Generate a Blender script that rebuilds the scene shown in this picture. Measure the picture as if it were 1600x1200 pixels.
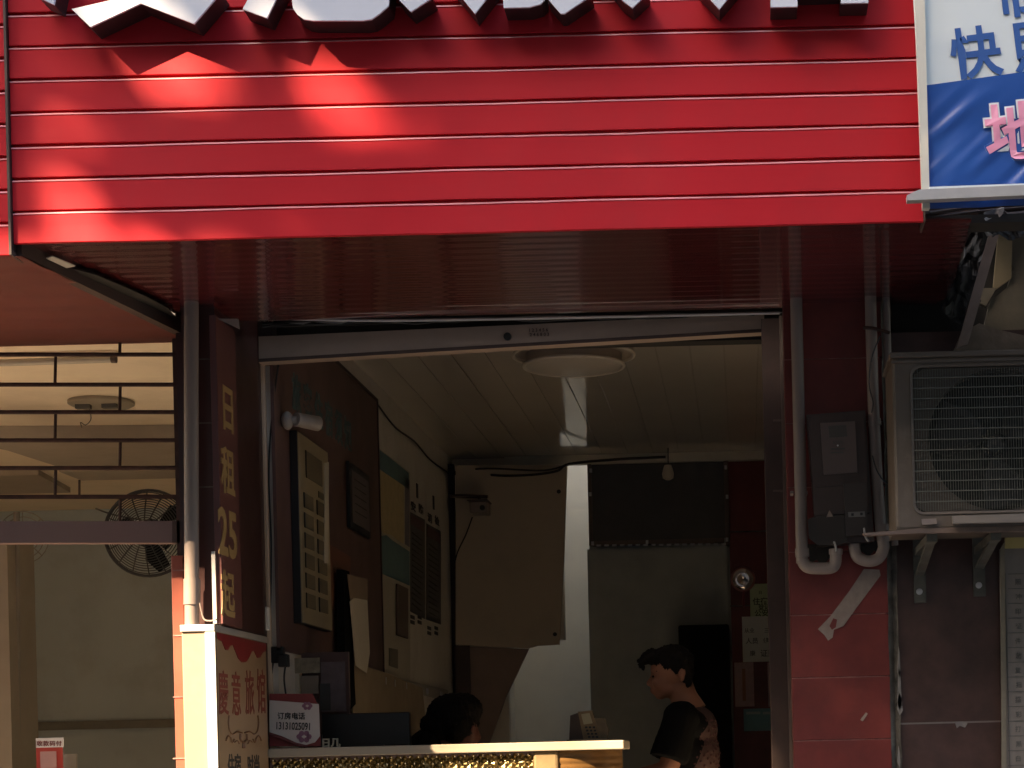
import bpy, bmesh, math, random
from mathutils import Vector, Matrix, noise
random.seed(7)
R = math.radians
for o in list(bpy.data.objects): bpy.data.objects.remove(o)
SC = bpy.context.scene
COL = SC.collection

# ------------------------------------------------------------------ camera, sky, sun, exposure
F, PU, PV, ROLL, CZ = 3000.0, 1165.0, 1175.0, R(1.4), 1.35
cam = bpy.data.cameras.new('camera'); camo = bpy.data.objects.new('camera', cam); COL.objects.link(camo)
cam.sensor_width = 36; cam.lens = F/1600*36; cam.clip_end = 300; cam.clip_start = .05
cam.shift_x = (800-PU)/1600; cam.shift_y = (PV-600)/1600
camo.location = (0, 0, CZ)
camo.rotation_euler = (Matrix.Rotation(R(90), 4, 'X') @ Matrix.Rotation(-ROLL, 4, 'Z')).to_euler()
SC.camera = camo
SUN = Vector((-.93, -1, .96))                       # towards the sun
w = bpy.data.worlds.new('World'); SC.world = w; w.use_nodes = True
nt = w.node_tree; bg = nt.nodes['Background']
sk = nt.nodes.new('ShaderNodeTexSky'); sk.sky_type = 'NISHITA'; sk.sun_disc = False
sk.sun_elevation = math.atan2(SUN.z, math.hypot(SUN.x, SUN.y)); sk.sun_rotation = math.atan2(SUN.x, SUN.y)
sk.dust_density = 2.5
wmx = nt.nodes.new('ShaderNodeMix'); wmx.data_type = 'RGBA'; wmx.blend_type = 'MULTIPLY'; wmx.inputs[0].default_value = 1; wmx.inputs[7].default_value = (1, .90, .79, 1)
nt.links.new(sk.outputs[0], wmx.inputs[6]); nt.links.new(wmx.outputs[2], bg.inputs[0]); bg.inputs[1].default_value = .15
sl = bpy.data.lights.new('sun', 'SUN'); sl.energy = 5; sl.angle = R(.7); sl.color = (1, .74, .48)
so = bpy.data.objects.new('sun', sl); COL.objects.link(so); so.location = (-8, -8, 12)
so.rotation_euler = SUN.to_track_quat('Z', 'Y').to_euler()
SC.view_settings.view_transform = 'Standard'; SC.view_settings.look = 'None'
SC.view_settings.exposure = 2.6; SC.view_settings.gamma = 1
SC.render.resolution_x = 1024; SC.render.resolution_y = 768
SC.cycles.max_bounces = 8; SC.cycles.diffuse_bounces = 5; SC.cycles.use_denoising = True

# ------------------------------------------------------------------ pixel (1600x1200) -> world
cr, sr = math.cos(ROLL), math.sin(ROLL)
def P(u, v, d):
    du, dv = u-PU, v-PV
    return Vector(((du*cr-dv*sr)*d/F, d, CZ+(-du*sr-dv*cr)*d/F))
def S(u, v, X):                                       # pixel ray meets the plane x = X
    du, dv = u-PU, v-PV
    return P(u, v, X*F/(du*cr-dv*sr))
def XZ(u0, v0, u1, v1, d):
    um, vm = (u0+u1)/2, (v0+v1)/2
    return P(u0, vm, d).x, P(u1, vm, d).x, P(um, v1, d).z, P(um, v0, d).z
PXM = lambda d: d/F

# ------------------------------------------------------------------ materials
def M(name, col, rough=.5, metal=0, var=.12, vs=6, bump=0, bs=60, spec=.5, coat=0, dirt=0, dcol=(.05, .04, .03), ds=3, stretch=(1, 1, 1), emit=0, trans=0):
    m = bpy.data.materials.new(name); m.use_nodes = True
    n, l = m.node_tree.nodes, m.node_tree.links
    b = n['Principled BSDF']
    b.inputs['Roughness'].default_value = rough; b.inputs['Metallic'].default_value = metal
    b.inputs['Specular IOR Level'].default_value = spec; b.inputs['Coat Weight'].default_value = coat
    b.inputs['Transmission Weight'].default_value = trans
    tc = n.new('ShaderNodeTexCoord'); mp = n.new('ShaderNodeMapping'); mp.inputs['Scale'].default_value = stretch
    l.new(tc.outputs['Object'], mp.inputs[0])
    t = n.new('ShaderNodeTexNoise'); t.inputs['Scale'].default_value = vs; t.inputs['Detail'].default_value = 6
    t.inputs['Roughness'].default_value = .6
    l.new(mp.outputs[0], t.inputs[0])
    mx = n.new('ShaderNodeMix'); mx.data_type = 'RGBA'
    mx.inputs[6].default_value = tuple(max(0, c*(1-var)) for c in col)+(1,)
    mx.inputs[7].default_value = tuple(min(1, c*(1+var)) for c in col)+(1,)
    cr_ = n.new('ShaderNodeMapRange'); cr_.inputs[1].default_value = .3; cr_.inputs[2].default_value = .7
    l.new(t.outputs[0], cr_.inputs[0]); l.new(cr_.outputs[0], mx.inputs[0])
    if spec >= 1: b.inputs['IOR'].default_value = 1.7
    b.inputs['Coat Roughness'].default_value = .06
    out = mx.outputs[2]
    if dirt:
        t2 = n.new('ShaderNodeTexNoise'); t2.inputs['Scale'].default_value = ds; t2.inputs['Detail'].default_value = 10
        t2.inputs['Roughness'].default_value = .7; l.new(mp.outputs[0], t2.inputs[0])
        r2 = n.new('ShaderNodeMapRange'); r2.inputs[1].default_value = .5; r2.inputs[2].default_value = .72; r2.inputs[4].default_value = dirt
        l.new(t2.outputs[0], r2.inputs[0])
        m2 = n.new('ShaderNodeMix'); m2.data_type = 'RGBA'; m2.inputs[7].default_value = dcol+(1,)
        l.new(r2.outputs[0], m2.inputs[0]); l.new(out, m2.inputs[6]); out = m2.outputs[2]
        r3 = n.new('ShaderNodeMapRange'); r3.inputs[3].default_value = rough; r3.inputs[4].default_value = min(1, rough+.3)
        l.new(t2.outputs[0], r3.inputs[0]); l.new(r3.outputs[0], b.inputs['Roughness'])
    l.new(out, b.inputs['Base Color'])
    if bump:
        t3 = n.new('ShaderNodeTexNoise'); t3.inputs['Scale'].default_value = bs; t3.inputs['Detail'].default_value = 4
        l.new(mp.outputs[0], t3.inputs[0])
        bp = n.new('ShaderNodeBump'); bp.inputs['Strength'].default_value = bump; bp.inputs['Distance'].default_value = .01
        l.new(t3.outputs[0], bp.inputs['Height']); l.new(bp.outputs[0], b.inputs['Normal'])
    return m

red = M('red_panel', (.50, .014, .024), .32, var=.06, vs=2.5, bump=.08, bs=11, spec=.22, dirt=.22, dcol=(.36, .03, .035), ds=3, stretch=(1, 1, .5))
redlip = M('red_edge_highlight', (.80, .27, .29), .22, var=.35, vs=12, stretch=(.3, 1, 6))  # paler lip colour paints the bright highlight line along each board
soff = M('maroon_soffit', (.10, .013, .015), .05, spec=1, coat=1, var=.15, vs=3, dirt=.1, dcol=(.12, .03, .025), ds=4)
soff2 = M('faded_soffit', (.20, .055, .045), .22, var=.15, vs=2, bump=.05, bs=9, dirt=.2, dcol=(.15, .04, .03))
letw = M('letter_white', (.64, .67, .74), .7, var=.03, dirt=.1, dcol=(.6, .6, .6))
letk = M('letter_dark_edge', (.03, .02, .02), .4, var=.2)
tile = M('red_glazed_tile', (.155, .025, .019), .3, var=.25, vs=5, bump=.1, bs=10, dirt=.55, dcol=(.075, .022, .017), ds=4)
tileo = M('orange_red_tile', (.30, .075, .045), .25, var=.15, vs=5, dirt=.3, dcol=(.35, .10, .06))
grout = M('pale_grout', (.30, .16, .14), .9, var=.5, vs=14, dirt=.6, ds=9)
dgrout = M('dark_cement', (.10, .09, .075), .95, var=.5, vs=18, bump=.6, bs=30)
marble = M('brown_marble', (.07, .038, .031), .18, var=.3, vs=9, dirt=.3, dcol=(.05, .035, .03), ds=6, bump=.03)
pvc = M('old_white_pvc', (.23, .185, .16), .38, var=.08, dirt=.35, dcol=(.24, .19, .16), ds=6, stretch=(1, 1, .35))
grime_gap_black = M('black_grime_and_gap', (.02, .018, .015), .8, var=.4)  # cobweb grime, and the shade of gaps and recesses put into black
steel = M('brown_grey_frame', (.14, .10, .08), .5, metal=0, var=.15, dirt=.3, ds=7)
dsteel = M('dark_maroon_frame', (.08, .05, .04), .5, metal=0, var=.2, dirt=.3, ds=8)
beamm = M('shutter_box_taupe', (.42, .32, .25), .5, metal=0, var=.08, dirt=.35, dcol=(.15, .12, .10), ds=3)
alum = M('bare_aluminium', (.55, .54, .53), .35, metal=.8, var=.1, dirt=.3, dcol=(.2, .18, .16))
rustm = M('rusty_bar', (.07, .035, .025), .6, metal=.3, var=.4, vs=30)
cream = M('cream_plaster', (.70, .66, .58), .75, var=.07, vs=2, bump=.08, bs=30, dirt=.25, dcol=(.33, .25, .17), ds=3)
creamc = M('glossy_ceiling_strip', (.74, .68, .58), .12, var=.04, vs=2, coat=.6)
warmc = M('warm_ceiling_plaster', (.86, .73, .55), .8, var=.05, vs=2, dirt=.25, dcol=(.42, .32, .2), ds=2.5)
graywall = M('greygreen_wall', (.50, .56, .57), .6, var=.08, vs=1.5, dirt=.3, dcol=(.22, .2, .16), ds=2)
whitewall = M('whitewashed_wall', (.82, .80, .72), .8, var=.05, dirt=.15, dcol=(.5, .47, .4))
board = M('reddish_notice_board', (.14, .078, .066), .5, var=.2, vs=4)
boardt = M('board_rust_patch', (.2, .08, .05), .5, var=.2, vs=4)
black = M('black_plastic', (.018, .018, .018), .4, var=.2)
blackm = M('matt_black', (.008, .008, .008), .8, spec=.1)
golden = M('champagne_plaque', (.45, .37, .22), .35, metal=.3, var=.06)
darkwin = M('olive_window_card', (.16, .13, .075), .4)
paper = M('old_paper', (.58, .53, .43), .8, var=.05, dirt=.15, dcol=(.4, .34, .25), ds=20)
paperw = M('white_paper', (.72, .72, .68), .8, var=.03)
papergn = M('pale_green_paper', (.50, .58, .36), .8, var=.05)
paperpk = M('pink_flyer', (.50, .33, .33), .8, var=.1, vs=40)
paperbl = M('teal_card', (.18, .36, .40), .6, var=.1)
ink = M('black_ink', (.02, .02, .02), .7)
inkr = M('dark_red_ink', (.17, .03, .02), .7)
inkg = M('grey_ink', (.10, .095, .085), .8)
inkteal = M('faded_teal_paint', (.09, .15, .15), .7)
goldink = M('ochre_gold_lettering', (.36, .24, .10), .5, var=.1)
lbwhite = M('cream_lightbox_face', (.35, .255, .155), .55, var=.05, vs=4, dirt=.15, dcol=(.55, .44, .3), ds=8)
adcol = M('peach_ad_sheet', (.29, .195, .11), .35, var=.08, vs=2, coat=.3)
adred = M('ad_red_valance', (.20, .018, .018), .35, coat=.3)
adorn = M('ad_brown_ornament', (.16, .07, .03), .5)
teal = M('map_teal', (.13, .24, .24), .5)
mapyel = M('map_yellow', (.58, .47, .24), .5, var=.1, vs=20)
mapcr = M('map_cream', (.50, .46, .36), .5, var=.06)
brownp = M('brown_panel_board', (.44, .375, .30), .6, var=.1, vs=3, dirt=.2, dcol=(.15, .1, .07))
brownd = M('maroon_brown_board', (.24, .17, .14), .6, var=.1)
glassd = M('smoked_glass', (.075, .066, .055), .3, var=.1)
darkgreen = M('dark_grey_door', (.36, .38, .36), .6, var=.1)
acw = M('ac_cream_casing', (.105, .083, .064), .45, var=.06, dirt=.4, dcol=(.26, .21, .16), ds=5)
fin = M('ac_fins', (.03, .032, .03), .5, metal=.4, var=.3, vs=20)
wire = M('ac_guard_wire', (.12, .12, .10), .5)
galv = M('galvanised_bracket', (.10, .10, .085), .6, metal=.2, var=.2, vs=20, dirt=.5, dcol=(.10, .07, .05), ds=14)
meterm = M('smoky_meter_cover', (.062, .041, .034), .3, var=.15, dirt=.3, dcol=(.1, .08, .07))
meteri = M('meter_dial_face', (.13, .092, .08), .3)
tapem = M('torn_paper_tape', (.27, .215, .18), .7, var=.15, vs=30, dirt=.4, dcol=(.3, .2, .17), ds=25)
banw = M('banner_white', (.66, .73, .75), .42, var=.02, vs=2, coat=.15)
banb = M('banner_blue', (.022, .085, .34), .28, var=.08, vs=2, coat=.3)
bant = M('banner_blue_text', (.03, .10, .34), .4)
banp = M('banner_pink_text', (.80, .33, .48), .4, var=.04)
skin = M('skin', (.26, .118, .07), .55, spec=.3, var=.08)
hair = M('black_hair', (.008, .006, .005), .8, spec=.15, var=.4, vs=60)
teeb = M('black_cotton', (.008, .008, .008), .9, spec=.05, bump=.3, bs=200)
vestm = M('dusty_rose_vest', (.075, .045, .04), .85, spec=.1, var=.15, vs=40, bump=.2, bs=120)
dotm = M('dark_maroon_dot', (.05, .012, .012), .8)
pants = M('dark_trousers', (.03, .03, .035), .9)
slabm = M('cream_countertop', (.42, .36, .27), .4, var=.05, dirt=.2, dcol=(.3, .26, .2), ds=12)
goldm = M('gold_mosaic_foil', (.26, .20, .09), .36, metal=1, var=.2, vs=25)
ribm = M('bronze_ribbed_wood', (.22, .115, .035), .3, metal=.3, var=.25, vs=10, stretch=(1, 1, 4))
asph = M('asphalt', (.06, .06, .06), .9, var=.2, vs=8, bump=.3)
pave = M('grey_paving', (.25, .225, .19), .85, var=.12, vs=4, bump=.2)
floorm = M('tiled_floor', (.66, .66, .64), .4, var=.08)
concr = M('grey_render', (.16, .14, .12), .85, var=.1, vs=.6)
bark = M('bark', (.09, .065, .045), .9, var=.3, bump=.5)
leafm = M('leaf_green', (.06, .11, .03), .55, var=.4, vs=3)
peel = M('peeling_beige_plaster', (.19, .165, .12), .85, var=.12, vs=5, dirt=.45, dcol=(.3, .25, .16), ds=5, bump=.3, bs=20)
peelo = M('old_ochre_plaster', (.30, .24, .14), .9, var=.15, vs=8)
clearp = M('clear_plastic', (.6, .6, .58), .1, var=.05)
sheetw = M('price_sheet', (.19, .165, .14), .6, var=.05, dirt=.15, dcol=(.3, .27, .22))
mustard = M('mustard_strip', (.42, .33, .12), .6)

# ------------------------------------------------------------------ mesh builder
ORG = {}
class MB:
    def __init__(s): s.v = []; s.f = []; s.mi = []; s.cur = 0
    def add(s, vs, fs):
        k = len(s.v); s.v += [Vector(p) for p in vs]; s.f += [tuple(i+k for i in f) for f in fs]; s.mi += [s.cur]*len(fs); return s
    def box(s, x0, x1, y0, y1, z0, z1, bev=0):
        if x0 > x1: x0, x1 = x1, x0
        if y0 > y1: y0, y1 = y1, y0
        if z0 > z1: z0, z1 = z1, z0
        if bev:
            bm = bmesh.new(); bmesh.ops.create_cube(bm, size=1)
            for q in bm.verts: q.co = Vector(((x0+x1)/2+q.co.x*(x1-x0), (y0+y1)/2+q.co.y*(y1-y0), (z0+z1)/2+q.co.z*(z1-z0)))
            bmesh.ops.bevel(bm, geom=bm.edges[:], offset=bev, segments=2, affect='EDGES', profile=.5)
            bm.verts.index_update(); s.add([q.co.copy() for q in bm.verts], [[q.index for q in f.verts] for f in bm.faces]); bm.free(); return s
        return s.add([(x, y, z) for x in (x0, x1) for y in (y0, y1) for z in (z0, z1)],
                     [(0, 1, 3, 2), (4, 6, 7, 5), (0, 4, 5, 1), (2, 3, 7, 6), (0, 2, 6, 4), (1, 5, 7, 3)])
    def pbox(s, u0, v0, u1, v1, d0, d1, bev=0):          # box whose front face covers a pixel box at depth d0
        x0, x1, z0, z1 = XZ(u0, v0, u1, v1, d0); return s.box(x0, x1, d0, d1, z0, z1, bev)
    def prism(s, poly, n):                               # planar polygon (world points) pushed along n
        poly = [Vector(p) for p in poly]; n = Vector(n); k = len(poly)
        nn = Vector((0, 0, 0))
        for i in range(k): nn += poly[i].cross(poly[(i+1) % k])
        if nn.dot(n) > 0: poly = poly[::-1]
        return s.add(poly+[p+n for p in poly], [tuple(range(k)), tuple(range(2*k-1, k-1, -1))]+[(i, i+k, (i+1) % k+k, (i+1) % k) for i in range(k)])
    def pprism(s, pts, d0, d1): return s.prism([P(u, v, d0) for u, v in pts], (0, d1-d0, 0))
    def sprism(s, pts, X, t=.004): return s.prism([S(u, v, X) for u, v in pts], (-t, 0, 0))
    def tube(s, pts, r, n=10, caps=True):
        pts = [Vector(p) for p in pts]; rs = r if isinstance(r, (list, tuple)) else [r]*len(pts)
        k0 = len(s.v); prev = None; vs = []; fs = []
        for i, p in enumerate(pts):
            t = (pts[min(i+1, len(pts)-1)]-pts[max(i-1, 0)]).normalized()
            if prev is None:
                a = t.cross(Vector((0, 0, 1)) if abs(t.z) < .9 else Vector((1, 0, 0))).normalized()
            else: a = (prev-t*prev.dot(t)).normalized()
            prev = a; b = t.cross(a)
            for j in range(n):
                th = 2*math.pi*j/n; vs.append(p+(a*math.cos(th)+b*math.sin(th))*rs[i])
        for i in range(len(pts)-1):
            for j in range(n): fs.append((i*n+j, i*n+(j+1) % n, (i+1)*n+(j+1) % n, (i+1)*n+j))
        if caps: fs += [tuple(range(n-1, -1, -1)), tuple((len(pts)-1)*n+j for j in range(n))]
        return s.add(vs, fs)
    def curve(s, pts, r, n=6, sub=6):                    # smooth cable
        pts = [Vector(p) for p in pts]; out = []
        for i in range(len(pts)-1):
            p0, p1, p2, p3 = pts[max(i-1, 0)], pts[i], pts[i+1], pts[min(i+2, len(pts)-1)]
            for k in range(sub):
                t = k/sub; out.append(.5*((2*p1)+(p2-p0)*t+(2*p0-5*p1+4*p2-p3)*t*t+(3*p1-p0-3*p2+p3)*t**3))
        out.append(pts[-1]); return s.tube(out, r, n)
    def lathe(s, c, prof, n=40, axis='Z'):               # prof: (radius, height) along +axis
        c = Vector(c); vs = []; fs = []
        for r, h in prof:
            for j in range(n):
                th = 2*math.pi*j/n; a, b = r*math.cos(th), r*math.sin(th)
                vs.append(c+(Vector((a, b, h)) if axis == 'Z' else Vector((a, h, b)) if axis == 'Y' else Vector((h, a, b))))
        for i in range(len(prof)-1):
            for j in range(n): fs.append((i*n+j, i*n+(j+1) % n, (i+1)*n+(j+1) % n, (i+1)*n+j))
        fs += [tuple(range(n-1, -1, -1)), tuple((len(prof)-1)*n+j for j in range(n))]
        return s.add(vs, fs)
    def ell(s, c, r, seg=20, rings=12):
        c = Vector(c); vs = []; fs = []
        for i in range(rings+1):
            ph = math.pi*i/rings
            for j in range(seg):
                th = 2*math.pi*j/seg; vs.append(c+Vector((r[0]*math.sin(ph)*math.cos(th), r[1]*math.sin(ph)*math.sin(th), r[2]*math.cos(ph))))
        for i in range(rings):
            for j in range(seg): fs.append((i*seg+j, (i+1)*seg+j, (i+1)*seg+(j+1) % seg, i*seg+(j+1) % seg))
        return s.add(vs, fs)
    def text(s, body, o, U, V, N, thick=.002, bold=0, align='CENTER'):
        c = bpy.data.curves.new('t', 'FONT'); c.body = body; c.size = 1; c.align_x = align; c.offset = bold; c.extrude = .5; c.resolution_u = 3
        ob = bpy.data.objects.new('t', c); COL.objects.link(ob); bpy.context.view_layer.update()
        me = bpy.data.meshes.new_from_object(ob.evaluated_get(bpy.context.evaluated_depsgraph_get()))
        o, U, V, N = Vector(o), Vector(U), Vector(V), Vector(N)
        s.add([o+U*q.co.x+V*q.co.y+N*(q.co.z*thick) for q in me.vertices], [tuple(f.vertices) for f in me.polygons])
        bpy.data.objects.remove(ob); bpy.data.curves.remove(c); bpy.data.meshes.remove(me); return s
    def ftext(s, body, u, v, d, size, bold=0, thick=.003, sx=1, align='CENTER', tilt=0):  # text on a facade plane, u,v = baseline point, size px per em
        e = size*PXM(d); ct, st = math.cos(tilt), math.sin(tilt)
        return s.text(body, P(u, v, d), (e*sx*ct, 0, e*sx*st), (-e*st, 0, e*ct), (0, -1, 0), thick, bold, align)
    def build(s, name, mat, parent=None, smooth=False, label=None, cat=None, group=None, kind=None, mods=None):
        me = bpy.data.meshes.new(name)
        if parent is not None: org = ORG[parent.name]
        else:
            xs, ys, zs = zip(*[tuple(p) for p in s.v]); org = Vector(((min(xs)+max(xs))/2, (min(ys)+max(ys))/2, min(zs)))
        me.from_pydata([tuple(p-org) for p in s.v], [], s.f)
        for m in (mat if isinstance(mat, (list, tuple)) else [mat]): me.materials.append(m)
        for p, i in zip(me.polygons, s.mi): p.material_index = i; p.use_smooth = smooth
        if smooth:
            try: me.set_sharp_from_angle(angle=R(40))
            except Exception: pass
        bm = bmesh.new(); bm.from_mesh(me); bmesh.ops.recalc_face_normals(bm, faces=bm.faces); bm.to_mesh(me); bm.free()
        o = bpy.data.objects.new(name, me); COL.objects.link(o); ORG[o.name] = org
        if parent is not None: o.parent = parent
        else: o.location = org
        tag(o, label, cat, group, kind); return o
def tag(o, label=None, cat=None, group=None, kind=None):
    if label: o['label'] = label
    if cat: o['category'] = cat
    if group: o['group'] = group
    if kind: o['kind'] = kind
    return o
def thing(name, loc, label, cat, group=None):
    o = bpy.data.objects.new(name, None); COL.objects.link(o); o.location = loc; o.empty_display_size = .1
    ORG[o.name] = Vector(loc); return tag(o, label, cat, group)
def sub(a, b): return a

# ------------------------------------------------------------------ ground, far side of the street, trees that shade the front
MB().box(-60, 60, -60, 4.6, -.2, 0).build('road', asph, kind='structure')
MB().box(-60, 60, 4.605, 6.6, -.2, .15).build('pavement', pave, kind='structure')
MB().box(-1.75, .35, 6.605, 13.2, -.2, .3).build('floor', floorm, kind='structure')
MB().box(-6.0, -1.755, 6.605, 14.5, -.2, .3).build('floor', M('pale_floor_tile', (.64, .59, .50), .3), kind='structure')
t = thing('apartment_building', (0, -16, 0), 'unseen plain grey building across the street that blocks low sky', 'building')
MB().box(-50, 50, -20, -12, 0, 18).build('wall', concr, t)  # unseen block, height set to keep low sky light off the front
for i in range(8):
    for k in range(3): MB().box(-14+i*3.5, -12.6+i*3.5, -11.99, -11.95, 1+k*3, 2.4+k*3).build('window', glassd, t)

def sunproj(p, y):
    k = (y-p.y)/(-SUN.y); return p-SUN*k if False else Vector((p.x-SUN.x*k, y, p.z-SUN.z*k))
GAPS = []                                            # (plane y, centre x, centre z, radius x, radius z) of sun flecks
def gap(u, v, ru, rv, d): c = P(u, v, d); GAPS.append((d, c.x, c.z, ru*PXM(d), rv*PXM(d)))
for g in [(105, 102, 34, 26), (245, 104, 66, 34), (104, 232, 36, 46), (108, 325, 34, 52), (515, 148, 54, 30), (606, 178, 66, 24), (790, 200, 40, 10),
          (2, 110, 12, 34), (4, 300, 12, 30), (700, 15, 14, 18), (360, 112, 60, 12), (318, 155, 30, 18)]: gap(*g, 5.48)
def lit(p):
    for (y, cx, cz, rx, rz) in GAPS:
        q = sunproj(p, y)
        if ((q.x-cx)/(rx+.03))**2+((q.z-cz)/(rz+.03))**2 < 1.0: return True
    q5 = sunproj(p, 5.48)
    if q5.z > CZ+(1.51 if q5.x > -2.42 and q5.x < -1.5 else 1.46): return False
    k = (p.z-.15)/SUN.z
    gx, gy = p.x-SUN.x*k, p.y-SUN.y*k
    if gy < 4.9 and -4.5 < gx < 1.0: return True
    q = sunproj(p, 6.7)
    if -4.4 < q.x < -1.75 and -.3 < q.z < CZ+.35: return True
    q = sunproj(p, 6.22)
    if P(110, 900, 6.22).x < q.x < P(350, 900, 6.22).x and .3 < q.z < CZ+1.0: return True
    q = sunproj(p, 6.9)
    if P(650, 1180, 6.9).x < q.x < P(1190, 1180, 6.9).x and -.2 < q.z < CZ+.25: return True
    return False
def tree(loc, crown, rad, n, label, seed, size=(.13, .24)):
    rnd = random.Random(seed)
    t = thing('street_tree', loc, label, 'tree', 'trees along the street')
    mb = MB(); c = Vector(crown); b = Vector(loc)
    mb.tube([b, b+(c-b)*.35+Vector((.1, 0, 0)), b+(c-b)*.62, b+(c-b)*.76], [.2, .17, .14, .08], 12)
    for k in range(9):
        a = k*2.4; e = c+Vector((math.cos(a)*rad[0]*.6, math.sin(a)*rad[1]*.6, rad[2]*rnd.uniform(-.3, .6)))
        s0 = b+(c-b)*rnd.uniform(.5, .74)
        if any(lit(s0.lerp(e, q/8)) for q in range(9)): continue
        mb.tube([s0, (s0+e)/2+Vector((0, 0, .3)), e], [.08, .05, .02], 7)
    mb.build('trunk', bark, t, True)
    vs = []; fs = []
    while len(fs) < n:
        q = Vector([rnd.uniform(-1, 1) for _ in range(3)])
        if q.length > 1: continue
        p = c+Vector((q.x*rad[0], q.y*rad[1], q.z*rad[2]))
        if lit(p): continue
        s = rnd.uniform(*size)/2; a = Vector([rnd.gauss(0, 1) for _ in range(3)]).normalized(); bb = a.orthogonal().normalized()
        k = len(vs); vs += [p+a*s, p+bb*s*.6, p-a*s, p-bb*s*.6]; fs.append((k, k+1, k+2, k+3))
    m = MB(); m.add(vs, fs)
    me_o = m.build('crown', leafm, t)
base = Vector((-1.3, 6, CZ+.5))
tree((-9.0, -3.0, 0), base+SUN*8.4, (4.3, 3.6, 3.0), 26000, 'leafy street tree shading the red shopfront', 3)
tree((4.5, -3.5, 0), (4.5, -3.5, 6.5), (2.8, 2.6, 2.2), 5000, 'rounded street tree standing further right along the kerb', 5, (.2, .35))

# ------------------------------------------------------------------ building mass above
ZS = P(800, 362, 5.48).z                              # underside of the sign box
ZL = P(8, 400, 5.48).z
bt_ = 0
bt = thing('shop_building', (-1, 8, 0), 'rendered building standing behind and above the red shop sign', 'building')
MB().box(-6.2, 5, 6.66, 11.0, ZS+.42, 6.2).build('upper_wall', concr, bt)

MB().box(P(1238, 900, 6.65).x, 5, 6.66, 6.9, .15, ZS+.415).build('front_wall', concr, bt)
# ------------------------------------------------------------------ main red fascia with boards
def fascia(name, u0, u1, vref, dfront, zbot, rows, pitch, label, seed, thickback=.25, slant=(0, 0)):
    x0, x1 = P(u0, vref, dfront).x, P(u1, vref, dfront).x
    t = thing(name, ((x0+x1)/2, dfront+.1, zbot), label, 'shop sign')
    n = 70; vs = []; fs = []
    prof = []
    for k in range(rows):
        z = k*pitch
        prof += [(.012, z+.000, k), (.0008, z+.0005, k), (0, z+.002, k), (.0004, z+pitch*.5, k), (0, z+pitch-.0145, k), (-.0018, z+pitch-.0126, k), (-.0012, z+pitch-.0093, k), (.0022, z+pitch-.0070, k), (.012, z+pitch-.0065, k)]
    for i in range(n+1):
        f = i/n
        for (y, z, k) in prof:
            wz = .0016*noise.noise(Vector((f*9, k*3.7+seed, 0)))+.0007*noise.noise(Vector((f*30, k*3.7+seed, 4)))
            wy = .0030*noise.noise(Vector((f*7, k*2.3+seed, 9)))
            xx = (x0+slant[0]*z)+(x1+slant[1]*z-x0-slant[0]*z)*f
            vs.append((xx, dfront+y+wy, zbot+z+wz))
    m_ = len(prof)
    for i in range(n):
        for j in range(m_-1): fs.append((i*m_+j, (i+1)*m_+j, (i+1)*m_+j+1, i*m_+j+1))
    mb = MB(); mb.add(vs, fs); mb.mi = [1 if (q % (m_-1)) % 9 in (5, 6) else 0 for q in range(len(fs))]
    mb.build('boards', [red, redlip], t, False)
    return t, x0, x1
PITCH = 51.6*PXM(5.48)
ft, fx0, fx1 = fascia('red_sign_board', 21, 1443, 360, 5.48, ZS, 12, PITCH, 'long bright red sign board with horizontal planks and white letters', 1, slant=(.0, -.003))
MB().box(fx0+.012, fx1-.012, 5.50, 5.75, ZS+.022, ZS+12*PITCH).build('backing_box', dsteel, ft)
MB().box(fx0-.012, fx0-.001, 5.472, 5.60, ZS-.02, ZS+12*PITCH).build('end_trim', letk, ft)
MB().box(fx1+.001, fx1+.006, 5.478, 5.60, ZS+.0, ZS+12*PITCH).build('end_trim', dsteel, ft)
lt, lx0, lx1 = fascia('red_sign_board', -700, 12, 300, 5.47, ZL, 12, PITCH*1.0, 'neighbouring red plank sign board at the far left edge', 5)
MB().box(lx0, lx1-.01, 5.49, 5.75, ZL+.022, ZL+12*PITCH).build('backing_box', dsteel, lt)
MB().box(lx1+.001, lx1+.008, 5.465, 5.60, ZL-.0, ZL+12*PITCH).build('end_trim', dsteel, lt)

# white channel letters (only their feet reach into the photograph)
L = [('慶', [[(70, -60), (60, -4), (84, 7), (97, -60)], [(112, 14), (141, 42), (220, 5), (303, 37), (345, -12), (290, -60), (200, -60), (174, 0)]]),
     ('意', [[(379, 14), (417, 28), (442, -24), (405, -34)], [(456, -60), (456, 0), (458, 13), (464, 22), (475, 30), (489, 32), (567, 32), (580, 30), (592, 22), (607, 9), (612, -40), (575, -40), (570, -12), (495, -12), (488, -20), (488, -60)], [(605, -30), (624, 0), (642, 18), (676, -4), (655, -44)]]),
     ('旅', [[(700, -30), (742, 21), (778, -25), (750, -60)], [(786, -2), (787, 12), (827, 11), (845, 6), (852, -2), (848, -60), (820, -60), (818, -15), (800, -15)], [(855, -60), (856, -2), (876, 21), (882, 21), (925, -8), (905, -20), (887, -12), (887, -60)], [(925, -60), (972, 0), (988, 12), (1014, -12), (965, -60)]]),
     ('店', [[(1092, -20), (1124, 14), (1160, -30), (1170, -80), (1135, -80), (1122, -30)], [(1204, -90), (1204, 11), (1246, 10), (1246, -12), (1314, -14), (1314, 5), (1357, 4), (1357, -90), (1314, -90), (1314, -55), (1246, -53), (1246, -90)]])]
nm = ['first', 'second', 'third', 'fourth']
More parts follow.
